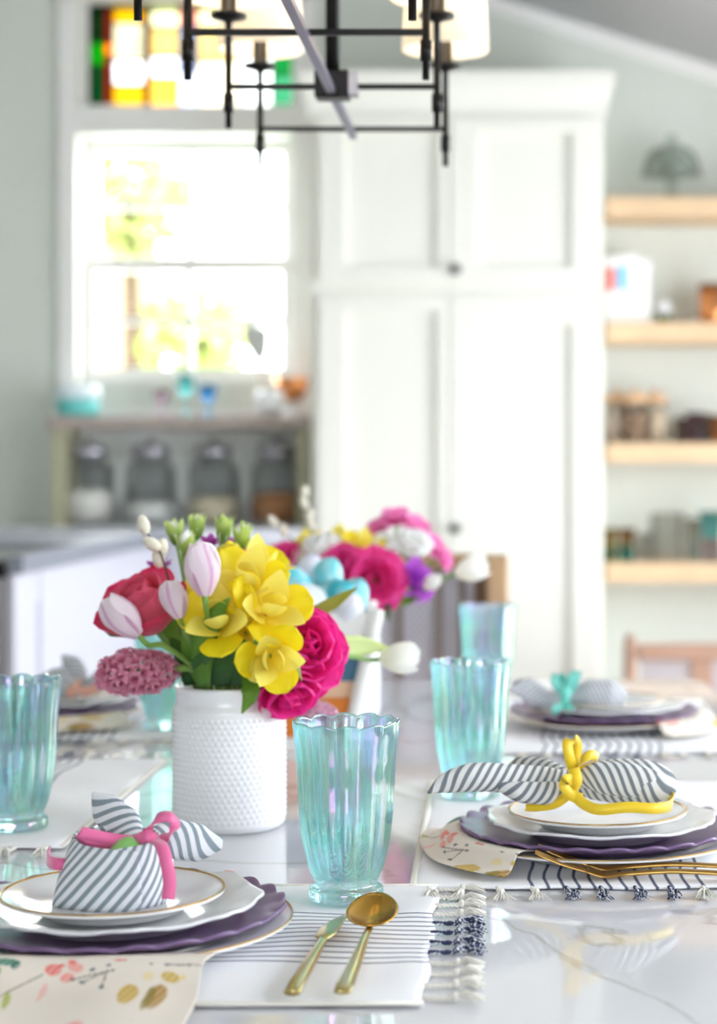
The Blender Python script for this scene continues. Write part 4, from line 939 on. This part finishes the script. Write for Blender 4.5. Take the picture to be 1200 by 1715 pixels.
# hyacinths
def hyacinth(lb, px, py, D, ax, a, b, n, me, seed, vase, mids, grp):
    base = vase+V((0, -.01, .05)); t = thing('hyacinth', lb, 'flower', base, 0, grp); c = at(px, py, D); A = V(ax).normalized(); s = A.orthogonal().normalized(); u = A.cross(s); rnd = random.Random(seed)
    rim = V((vase.x+(c.x-vase.x)*.3, vase.y+(c.y-vase.y)*.3, vase.z+.137)); dd = V((rim.x-vase.x, rim.y-vase.y, 0))
    if dd.length > .036: dd = dd.normalized()*.036; rim.x, rim.y = vase.x+dd.x, vase.y+dd.y
    ob('stem', loft([V((0, 0, 0)), rim-base]+[at(*m)-base for m in mids]+[c-A*a*.9-base, c+A*a*.7-base], .0032, .0032, (0, .3, 1), 8, 6), M_stem, t)
    for i in range(n):
        z = 1-2*(i+.5)/n; ph = i*2.39996; q = math.sqrt(1-z*z); nrm = (A*z*b/a+s*(q*math.cos(ph))+u*(q*math.sin(ph))).normalized()
        p = c+A*(a*z)+s*(b*q*math.cos(ph))+u*(b*q*math.sin(ph))+nrm*rnd.uniform(-.003, .003)
        link('floret', me, t, Matrix.Translation(p-base) @ look(nrm+V((rnd.uniform(-.3, .3), rnd.uniform(-.3, .3), rnd.uniform(-.3, .3))), rnd.uniform(0, 6)))
hyacinth('dusty pink hyacinth hanging out left over the vase rim', 229, 1126, 1.70, (-1, -.15, -.06), .030, .0125, 64, me_fl, 3, VC, [(318, 1120, 1.70)], 'flowers in the front vase')
hyacinth('pale pink hyacinth low behind the front tumbler', 528, 1196, 1.9, (.8, .1, -.6), .018, .009, 30, me_flp, 4, VC, [(480, 1120, 1.80)], 'flowers in the front vase')
def willow(lb, pts, cats, vase, grp, r=.0012):
    base = vase+V((.01, .01, .05)); t = thing('pussy_willow', lb, 'branch', base, 0, grp)
    ob('twig', loft([V((0, 0, 0))]+[at(*p)-base for p in pts], [r*1.3, r, r*.6], [r*1.3, r, r*.6], (0, .3, 1), 6, 6), M_twig, t)
    me = mesh('catkin', lathe([(0, -.0095), (.003, -.0085), (.0056, -.004), (.0058, .001), (.0042, .0065), (.0018, .009), (0, .0095)], 14), M_cat)
    for px, py, D, ax in cats: link('catkin', me, t, Matrix.Translation(at(px, py, D)-base) @ look(ax))
willow('pussy willow twig with white catkins at the upper left', [(322, 1142, 1.74), (300, 1040, 1.72), (283, 975, 1.72), (268, 925, 1.72), (243, 888, 1.72)], [(240, 879, 1.72, (-.25, 0, 1)), (254, 911, 1.715, (-.8, 0, .5)), (271, 917, 1.725, (.2, -.2, 1)), (265, 936, 1.725, (-.3, .3, .9))], VC, 'flowers in the front vase')
# --- rear bouquet
G2 = 'flowers in the rear vase'
def f2(name, lb, px, py, D, ax, ly, s_=1., sd=1, mids=(), r=.0024): flower(name, lb, 'flower', px, py, D, ax, ly, V2, mids, s_, r, sd, (), G2)
f2('peony', 'magenta bloom facing the camera in the rear bouquet', 625, 972, 2.44, (.2, -.9, .1), MAGEN, 1.15, 70)
f2('peony', 'bright pink bloom left of the magenta one in the rear bouquet', 578, 962, 2.45, (-.2, -.85, .3), MAGEN, 1.05, 71)
f2('rose', 'crimson pink bloom behind the eggs at the left of the rear bouquet', 478, 955, 2.47, (-.3, -.6, .7), MAGEN, 1.0, 72)
for i, (px, py, D, ax, ly, s_, lb) in enumerate((
    (517, 925, 2.5, (-.3, -.4, .8), ALST, .95, 'yellow alstroemeria at the left of the rear bouquet'), (562, 920, 2.49, (.0, -.4, .9), ALST, 1.0, 'golden alstroemeria at the middle of the rear bouquet'), (605, 925, 2.48, (.3, -.6, .6), ALST, .95, 'yellow alstroemeria right of the middle in the rear bouquet'),
    (532, 928, 2.46, (-.1, -.6, .8), WHITE, 1.3, 'cream white bloom among the rear yellow flowers'), (548, 920, 2.47, (.1, -.5, .8), WHITE, 1.2, 'greenish white bloom beside the cream one'), (510, 950, 2.47, (-.3, -.5, .6), WBUD, 1.4, 'pale bud drooping above the eggs'),
    (640, 890, 2.55, (-.4, -.3, .8), STOCK, 1.15, 'pink stock bloom at the left of the high pink cluster'), (662, 878, 2.55, (0, -.3, .95), STOCK, 1.3, 'highest pink stock bloom in the rear bouquet'), (692, 890, 2.55, (.4, -.3, .8), STOCK, 1.2, 'pink stock bloom at the right of the high pink cluster'), (718, 918, 2.54, (.7, -.3, .5), STOCK, 1.1, 'pink stock bloom below the high pink cluster'), (738, 938, 2.54, (.8, -.2, .2), STOCK, .9, 'small pink stock bloom at the right tip'),
    (645, 925, 2.50, (0, -.7, .6), WHITE, 1.4, 'white bloom under the high pink cluster'), (688, 928, 2.51, (.2, -.6, .6), WHITE, 1.7, 'larger white bloom right under the pink cluster'), (684, 968, 2.46, (.5, -.7, .1), VIOL, 1.25, 'violet bloom at the right of the rear bouquet'), (700, 985, 2.47, (.6, -.5, -.3), VIOL, .9, 'small violet petals below the violet bloom'))):
    f2('rear_bloom', lb, px, py, D, ax, ly, s_, 80+i)
f2('tulip', 'white and pink tulip pointing right in the rear bouquet', 762, 962, 2.5, (.9, -.1, .35), TULIPX, 1.05, 96, [(700, 990, 2.5)])
f2('tulip', 'small white tulip bud in front of the cane chair', 712, 985, 2.45, (.45, -.6, .45), TULIPW, .72, 97)
lv = thing('leaf_spray', 'green leaf spray filling the rear vase', 'leaves', V2+V((0, 0, .06)), 0, G2); LB = lv.location
for pts, wd, sd, m in (([(590, 1030, 2.48), (640, 1000, 2.44), (690, 985, 2.44)], [.005, .012, .001], (0, .3, 1), M_leaf), ([(600, 1035, 2.5), (650, 1012, 2.46), (720, 1000, 2.47)], [.005, .01, .001], (0, .3, 1), M_leaf), ([(570, 1030, 2.5), (580, 980, 2.46), (560, 930, 2.47)], [.006, .014, .002], (1, 0, .2), M_leafd),
    ([(545, 1030, 2.5), (525, 970, 2.49), (505, 930, 2.5)], [.006, .012, .002], (1, 0, .2), M_leafd), ([(610, 1030, 2.49), (650, 970, 2.5), (660, 910, 2.53)], [.005, .01, .002], (1, 0, .2), M_leaf), ([(620, 1010, 2.46), (645, 1015, 2.43), (650, 1040, 2.43)], [.004, .007, .0006], (1, 0, .2), M_leafd), ([(600, 1020, 2.48), (640, 960, 2.47), (690, 940, 2.5)], [.006, .014, .002], (1, 0, .4), M_leaf)):
    ob('leaf', leafd([at(*q)-LB for q in pts], wd, sd), m, lv, solid=.0005)
willow('pussy willow twig with blurred catkins above the rear bouquet', [(555, 1030, 2.55), (540, 940, 2.58), (520, 880, 2.6), (509, 830, 2.6)], [(510, 823, 2.6, (0, 0, 1)), (508, 842, 2.6, (-.4, 0, 1)), (517, 862, 2.6, (.4, 0, 1)), (520, 880, 2.6, (-.2, 0, 1))], V2, G2, .0014)
willow('short pussy willow twig leaning left over the pail', [(550, 1030, 2.5), (520, 940, 2.5), (480, 895, 2.5), (458, 876, 2.5)], [(456, 873, 2.5, (-.6, 0, .7)), (475, 888, 2.5, (-.3, 0, 1))], V2, G2, .0014)

# ------------------------------------------------------------ floral print napkins
M_print = attr_mat('floral_print')
CREAM = lin((236, 226, 212))
def ell(x, y, cx, cy, a, b, ang=0):
    dx, dy = x-cx, y-cy; c, s = math.cos(ang), math.sin(ang); return ((dx*c+dy*s)/a)**2+((-dx*s+dy*c)/b)**2
MOT = [(94, 30, 16, 13, .3, (236, 120, 112)), (130, 26, 17, 10, .5, (240, 160, 150)), (120, 46, 13, 10, 0, (240, 150, 140)), (122, 12, 11, 7, .8, (236, 112, 104)), (107, 22, 6, 5, 0, (232, 60, 50)),
       (228, 84, 18, 22, 0, (206, 168, 48)), (275, 86, 17, 27, .15, (176, 130, 20)), (264, 90, 9, 24, .1, (140, 122, 30)), (292, 46, 18, 11, .3, (206, 172, 66)), (255, 46, 10, 9, 0, (236, 216, 160)), (312, 45, 7, 5, 0, (236, 210, 140)),
       (160, 33, 6, 3.5, -.4, (84, 96, 104)), (185, 25, 5, 4, -.3, (96, 108, 112)), (130, 50, 5, 3, 0, (70, 84, 84)), (147, 57, 7, 3.5, .4, (100, 112, 118)), (181, 70, 5, 5, 0, (60, 72, 84)), (195, 36, 3, 2.5, 0, (90, 100, 106)), (282, 21, 6, 3, 0, (90, 96, 96)), (255, 21, 4, 2.5, 0, (90, 96, 96)),
       (12, 14, 24, 13, .1, (30, 128, 104)), (30, 22, 8, 12, .3, (30, 110, 92)), (0, 34, 8, 12, -.4, (140, 170, 60)), (38, 95, 6, 20, -.5, (168, 180, 60)), (87, 76, 6, 22, 0, (240, 190, 180)), (202, 10, 12, 4, 0, (224, 70, 66)), (30, 128, 18, 10, .4, (200, 170, 60)), (180, 140, 22, 14, .2, (236, 150, 140)), (110, 150, 14, 20, .4, (150, 140, 60))]
LINES = [((78, 40), (55, 56), (32, 78), (10, 105)), ((130, 50), (165, 42), (195, 36)), ((185, 36), (183, 52), (181, 70)), ((147, 57), (165, 47), (185, 38)), ((300, 22), (318, 18), (340, 22)), ((282, 21), (300, 20), (320, 22))]
def print_col(x, y):
    c = CREAM
    for cx, cy, a, b, g, k in MOT:
        e = ell(x, y, cx, cy, a, b, g)
        if e < 1:
            w_ = min(1, (1-e)*3)*(.82+.18*math.sin(x*.5+y*.3)); l = lin(k); c = tuple(c[i]*(1-w_)+l[i]*w_ for i in range(3))
    for L_ in LINES:
        for p, q in zip(L_, L_[1:]):
            dx, dy = q[0]-p[0], q[1]-p[1]; t = max(0, min(1, ((x-p[0])*dx+(y-p[1])*dy)/(dx*dx+dy*dy))); d = math.hypot(x-p[0]-t*dx, y-p[1]-t*dy)
            if d < 1.6: c = tuple(c[i]*.35+lin((92, 84, 80))[i]*.65 for i in range(3))
    return c
def drape(name_label, f, nu, nv, pf):
    cols_ = []; d_ = grid(nu, nv, f)
    for j in range(nv+1):
        for i in range(nu+1): cols_.append(print_col(*pf(i/nu, j/nv)))
    o = ob('floral_napkin', d_, M_print, None, cols=cols_, solid=.0012); return tag(o, name_label, 'napkin', 'floral print napkins')
y1 = SET1[1]
npf = cat([(0, y1-.088, .0125), (0, y1-.112, .0166), (0, y1-.1255, .0188), (0, y1-.134, .0160), (0, y1-.1425, .0085), (0, y1-.157, .0040), (0, y1-.19, .0032), (0, y1-.24, .0024), (0, 1.052, .0010), (0, 1.043, -.006), (0, 1.041, -.05), (0, 1.041, -.12)], 14)
def nf(u, v):
    i = v*(len(npf)-1); k = min(int(i), len(npf)-2); p = npf[k].lerp(npf[k+1], i-k); x = -.372+.1745*u
    return (x+.002*math.sin(v*14)*(u-.3), p.y, PZ+p.z+.0008*math.sin(x*70)*min(1, v*3)*(1 if p.z > 0 else .2), u, v)
drape('cream floral napkin draped over the nearest plate edge towards the camera', nf, 230, 170, lambda u, v: (340-(1-u)*.1745/.000385, (v-.2)*330))
def radial(cx, cy, a0, a1, prof, ph):
    P = cat([(r, 0, z) for r, z in prof], 8)
    def f(u, v):
        i = v*(len(P)-1); k = min(int(i), len(P)-2); p = P[k].lerp(P[k+1], i-k); a = math.radians(a0+(a1-a0)*u)
        wv = math.sin(u*9+ph)*.5+.5; out = 1+.05*max(0, v-.55)*wv*2
        return (cx+p.x*out*math.cos(a), cy+p.x*out*math.sin(a), PZ+p.z+.006*max(0, v-.55)*wv, u, v)
    return f
PRF = [(.088, .0125), (.112, .0166), (.1255, .0186), (.134, .0165), (.139, .0095), (.145, .004), (.153, .0025)]
drape('cream floral napkin spilling left from under the yellow-ribboned setting', radial(SET2[0], SET2[1], 158, 238, PRF, 1), 120, 60, lambda u, v: (-20+u*300, v*130-40))
drape('cream floral napkin spilling right from the teal-ribboned setting', radial(SET3[0], SET3[1], -62, 40, PRF, 2), 60, 40, lambda u, v: (100+u*260, v*130-20))
drape('floral napkin under the far left plates', radial(SET4[0], SET4[1], 250, 330, PRF, 3), 60, 40, lambda u, v: (150+u*200, v*130-20))

# ------------------------------------------------------------ striped napkins folded as bunnies
M_str = stripe_mat('striped_linen', (230, 232, 236), (136, 148, 156), .0078, .46, skew=.75)
M_str2 = stripe_mat('striped_linen_dark', (228, 228, 224), (122, 128, 134), .0078, .45, skew=.8)
M_gry = stripe_mat('striped_linen_far', (214, 216, 220), (150, 154, 160), .006, .45, skew=.8)
def ribbon_mat(name, c): return mat(name, c, .45, var=.06, scale=80, **{'Sheen Weight': .3})
GPZ = PZ+.0205+.0045
def flap(c, a0, a1, rx, ry, h0, h1, bow, tip=0, k=1.):
    def f(u, v):
        a = math.radians(a0+(a1-a0)*u); h = h0+(h1-h0)*max(0, (u-.35)/.65)**1.4
        s = k*(1+.10*math.sin(PI*v))-.16*v
        e = 1+tip*math.exp(-((u-.55)/.16)**2)*(1-v)**2
        x = rx*s*e*math.cos(a); y = ry*s*math.sin(a)
        return (c[0]+x, c[1]+y, c[2]+h*v+bow*math.sin(u*8)*v, u*rx*3.4*(-1 if a1 > a0 else 1), h*v)
    return grid(44, 16, f)
B1 = at(197, 1500, 1.312); B1.z = GPZ
bn = thing('bunny_napkin', 'grey striped napkin folded as a bunny with upright ear on the nearest plate', 'napkin', B1, 0, 'striped bunny napkins')
ob('pouch', flap((0, .0, .0), 75, 305, .0365, .028, .049, .039, .001, .26), M_str, bn, solid=.0016)
ob('pouch', flap((.002, .002, .0), 100, -95, .032, .026, .048, .040, .001, 0, .96), M_str, bn, solid=.0016)
def rel(px, py, D): return at(px, py, D)-B1
ob('ear', loft([rel(225, 1412, 1.325), rel(205, 1385, 1.335), rel(175, 1352, 1.345), rel(155, 1328, 1.35)], [.0095, .0155, .0115, .0012], [.005, .006, .005, .001], (.8, -.1, .5), 16, 8), M_str, bn)
ob('ear', loft([rel(240, 1416, 1.325), rel(285, 1405, 1.335), rel(335, 1412, 1.345), rel(372, 1413, 1.35)], [.009, .0145, .0135, .004], [.005, .007, .006, .002], (-.15, -.1, 1), 16, 8), M_str, bn)
rb = ribbon_mat('pink_ribbon', (238, 112, 164))
r_ = thing('ribbon_bow', 'pink velvet ribbon tied round the nearest bunny napkin', 'ribbon', rel(250, 1408, 1.315)+B1)
def rr(o): return [at(*q)-r_.location for q in o]
hw_ = .0043
ob('loop', strip(rr([(252, 1410, 1.316), (246, 1395, 1.312), (262, 1372, 1.308), (284, 1368, 1.308), (293, 1384, 1.31), (282, 1402, 1.314), (258, 1410, 1.318)]), hw_, [(.9, .2, 0), (.9, .35, .3), (.3, .6, .8), (-.3, .6, .8), (.8, .6, .1), (.3, .5, .8), (.2, .4, .9)]), rb, r_, solid=.0005)
ob('loop', strip(rr([(232, 1410, 1.318), (190, 1406, 1.312), (150, 1398, 1.306), (133, 1394, 1.306), (150, 1410, 1.316), (195, 1414, 1.322), (230, 1412, 1.322)]), hw_, [(0, .3, 1), (0, .2, 1), (-.2, .3, 1), (.5, .6, .6), (0, .5, .9), (0, .5, .9), (0, .5, .9)]), rb, r_, solid=.0005)
ob('knot', loft(rr([(226, 1408, 1.314), (245, 1402, 1.309), (262, 1406, 1.311)]), [.004, .0052, .004], [.002, .003, .002], (0, .1, 1), 12, 6), rb, r_)
ob('tail', strip(rr([(256, 1406, 1.309), (270, 1416, 1.288), (279, 1445, 1.28), (284, 1478, 1.28), (281, 1506, 1.279)]), hw_*1.05, (1, .25, .15)), rb, r_, solid=.0005)
ob('tail', strip(rr([(165, 1432, 1.335), (140, 1440, 1.325), (112, 1447, 1.305), (90, 1446, 1.30), (79, 1438, 1.32), (84, 1426, 1.35)]), hw_, (0, .15, 1)), rb, r_, solid=.0005)
e = tag(link('decorated_egg', egg_mesh(mat('egg_green', (150, 212, 120), .35, var=.3, scale=25), .0185, .0245)), 'green egg peeking out of the nearest bunny napkin', 'egg'); e.location = B1+V((.006, .004, .0225)); e.rotation_euler = (.2, .15, 0)
# yellow setting
B2 = at(985, 1375, 1.62); B2.z = GPZ
bn = thing('bunny_napkin', 'grey striped napkin bunny lying on its side with yellow ribbon', 'napkin', B2, 0, 'striped bunny napkins')
def R2(l): return [at(*q)-B2 for q in l]
ob('pouch', loft(R2([(958, 1312, 1.60), (985, 1308, 1.60), (1030, 1308, 1.60), (1078, 1310, 1.60), (1102, 1314, 1.60), (1108, 1318, 1.602)]), [.008, .0155, .019, .0195, .017, .012], [.01, .018, .024, .026, .022, .015], (0, 0, 1), 24, 8), M_str2, bn)
ob('pouch_fold', loft(R2([(968, 1306, 1.578), (1000, 1302, 1.572), (1050, 1306, 1.574), (1095, 1312, 1.58)]), [.006, .014, .0155, .012], [.003, .004, .004, .003], (-.2, -.1, 1), 14, 8), M_str2, bn)
ob('ear', loft(R2([(958, 1308, 1.60), (915, 1308, 1.59), (860, 1304, 1.575), (790, 1302, 1.56), (745, 1312, 1.555), (716, 1328, 1.55)]), [.008, .0125, .0125, .0125, .009, .001], [.006, .008, .008, .007, .005, .001], (0, -.1, 1), 18, 8), M_str2, bn)
ob('ear', loft(R2([(958, 1318, 1.59), (920, 1328, 1.575), (870, 1326, 1.565), (835, 1316, 1.565)]), [.006, .010, .009, .004], [.006, .008, .007, .004], (0, 0, 1), 16, 8), M_str2, bn)
ob('ear', loft(R2([(955, 1302, 1.62), (915, 1290, 1.635), (870, 1284, 1.65), (840, 1294, 1.66)]), [.006, .010, .009, .001], [.006, .006, .006, .001], (0, 0, 1), 16, 8), M_str2, bn)
rb = ribbon_mat('yellow_ribbon', (246, 208, 30))
r_ = thing('ribbon_bow', 'yellow velvet ribbon tied round the right bunny napkin', 'ribbon', at(962, 1305, 1.58))
hw_ = .0046
ob('knot', loft(rr([(960, 1288, 1.568), (964, 1306, 1.564), (958, 1324, 1.566)]), [.005, .0055, .005], [.003, .004, .003], (1, 0, 0), 12, 6), rb, r_)
ob('loop', strip(rr([(962, 1296, 1.57), (953, 1268, 1.565), (950, 1245, 1.567), (960, 1238, 1.575), (966, 1250, 1.585), (964, 1275, 1.585), (962, 1294, 1.58)]), hw_, [(1, .2, 0), (1, .3, 0), (1, .3, 0), (.6, .8, .2), (1, .5, 0), (1, .3, 0), (1, .2, 0)]), rb, r_, solid=.0005)
ob('loop', strip(rr([(964, 1292, 1.572), (974, 1274, 1.567), (990, 1264, 1.57), (1000, 1270, 1.58), (985, 1284, 1.585), (968, 1294, 1.58)]), hw_*.9, [(.6, .3, .7), (.4, .4, .8), (.2, .6, .8), (.3, .8, .4), (.3, .5, .8), (.3, .5, .8)]), rb, r_, solid=.0005)
ob('loop', strip(rr([(962, 1306, 1.564), (948, 1306, 1.556), (944, 1316, 1.554), (956, 1332, 1.554), (974, 1338, 1.556)]), hw_, [(.1, .3, 1), (.3, .4, 1), (.8, .4, .4), (.6, .3, .7), (.3, .3, .9)]), rb, r_, solid=.0005)
ob('tail', strip(rr([(958, 1330, 1.556), (980, 1348, 1.55), (1005, 1356, 1.545), (1050, 1352, 1.545), (1095, 1354, 1.55), (1120, 1350, 1.565), (1126, 1338, 1.58), (1112, 1326, 1.592)]), hw_, [(.5, .2, .8), (.2, .2, 1), (0, .2, 1), (0, .2, 1), (0, .2, 1), (.1, .2, 1), (.2, .2, 1), (.2, .2, 1)]), rb, r_, solid=.0005)
ob('tail', strip(rr([(955, 1328, 1.566), (930, 1345, 1.57), (900, 1350, 1.575), (880, 1350, 1.58)]), hw_, (0, .4, 1)), rb, r_, solid=.0005)
# teal setting
B3 = at(985, 1190, 2.38); B3.z = GPZ
bn = thing('bunny_napkin', 'grey napkin bunny with teal ribbon on the far right plate', 'napkin', B3, 0, 'striped bunny napkins')
def R3(l): return [at(*q)-B3 for q in l]
ob('pouch', loft(R3([(952, 1168, 2.36), (985, 1164, 2.36), (1020, 1166, 2.36), (1046, 1170, 2.36)]), [.008, .02, .022, .012], [.01, .022, .024, .014], (0, 0, 1), 18, 8), M_gry, bn)
ob('ear', loft(R3([(945, 1170, 2.36), (910, 1172, 2.35), (880, 1156, 2.34), (852, 1156, 2.33)]), [.006, .012, .014, .003], [.006, .008, .006, .002], (0, 0, 1), 14, 8), M_gry, bn)
ob('ear', loft(R3([(945, 1164, 2.38), (915, 1168, 2.4), (885, 1150, 2.42), (856, 1144, 2.43)]), [.006, .011, .012, .003], [.006, .007, .006, .002], (0, 0, 1), 14, 8), M_gry, bn)
rb = ribbon_mat('teal_ribbon', (110, 206, 190)); r_ = thing('ribbon_bow', 'teal ribbon bow tied round the far right bunny napkin', 'ribbon', at(945, 1165, 2.345)); hw_ = .006
ob('knot', loft(rr([(944, 1150, 2.335), (946, 1166, 2.33), (944, 1184, 2.335)]), [.006, .007, .006], [.004, .005, .004], (1, 0, 0), 12, 6), rb, r_)
ob('loop', strip(rr([(944, 1160, 2.333), (930, 1144, 2.33), (932, 1130, 2.335), (944, 1142, 2.345), (946, 1158, 2.34)]), hw_, (1, .4, 0)), rb, r_, solid=.001)
ob('loop', strip(rr([(946, 1158, 2.333), (956, 1138, 2.33), (966, 1126, 2.335), (960, 1146, 2.345), (948, 1160, 2.34)]), hw_, (1, .4, 0)), rb, r_, solid=.001)
ob('tail', strip(rr([(944, 1176, 2.332), (936, 1186, 2.325), (924, 1190, 2.32)]), hw_, (.4, .3, 1)), rb, r_, solid=.001)
ob('tail', strip(rr([(946, 1176, 2.332), (952, 1188, 2.325), (958, 1192, 2.32)]), hw_, (.6, .3, 1)), rb, r_, solid=.001)
# far left setting
B4 = at(90, 1170, 2.46); B4.z = GPZ
bn = thing('bunny_napkin', 'grey napkin bunny with peach ribbon on the far left plate', 'napkin', B4, 0, 'striped bunny napkins')
def R4(l): return [at(*q)-B4 for q in l]
ob('pouch', loft(R4([(60, 1150, 2.45), (88, 1148, 2.45), (118, 1146, 2.45), (138, 1150, 2.45)]), [.01, .022, .024, .012], [.012, .024, .024, .014], (0, 0, 1), 18, 8), M_gry, bn)
ob('ear', loft(R4([(120, 1150, 2.44), (128, 1130, 2.44), (118, 1112, 2.44), (104, 1098, 2.44)]), [.008, .014, .014, .002], [.006, .007, .006, .002], (1, 0, .2), 14, 8), M_gry, bn)
ob('ear', loft(R4([(130, 1156, 2.45), (158, 1146, 2.45), (178, 1130, 2.45), (192, 1120, 2.45)]), [.008, .013, .012, .002], [.006, .007, .006, .002], (-.4, 0, 1), 14, 8), M_gry, bn)
rb = ribbon_mat('peach_ribbon', (240, 180, 156)); r_ = thing('ribbon_bow', 'peach ribbon trailing from the far left bunny napkin', 'ribbon', at(128, 1155, 2.42)); hw_ = .006
ob('band', strip(rr([(116, 1166, 2.42), (124, 1150, 2.415), (134, 1138, 2.43)]), hw_, (1, 0, .3)), rb, r_, solid=.001)
ob('tail', strip(rr([(124, 1152, 2.413), (145, 1158, 2.40), (168, 1148, 2.40), (190, 1138, 2.40)]), hw_, (0, .3, 1)), rb, r_, solid=.001)
# small coral rosebud lying on the white plate rim
rbud = thing('rosebud', 'tiny coral bud lying at the back rim of the nearest white plate', 'flower', at(378, 1466, 1.395))
ob('petals', loft([V((-.004, 0, 0)), V((0, 0, .001)), V((.006, -.001, 0))], [.001, .0028, .0034], [.001, .0026, .0032], (0, 0, 1), 10, 6), mat('coral_bud', (232, 146, 128), .5), rbud)
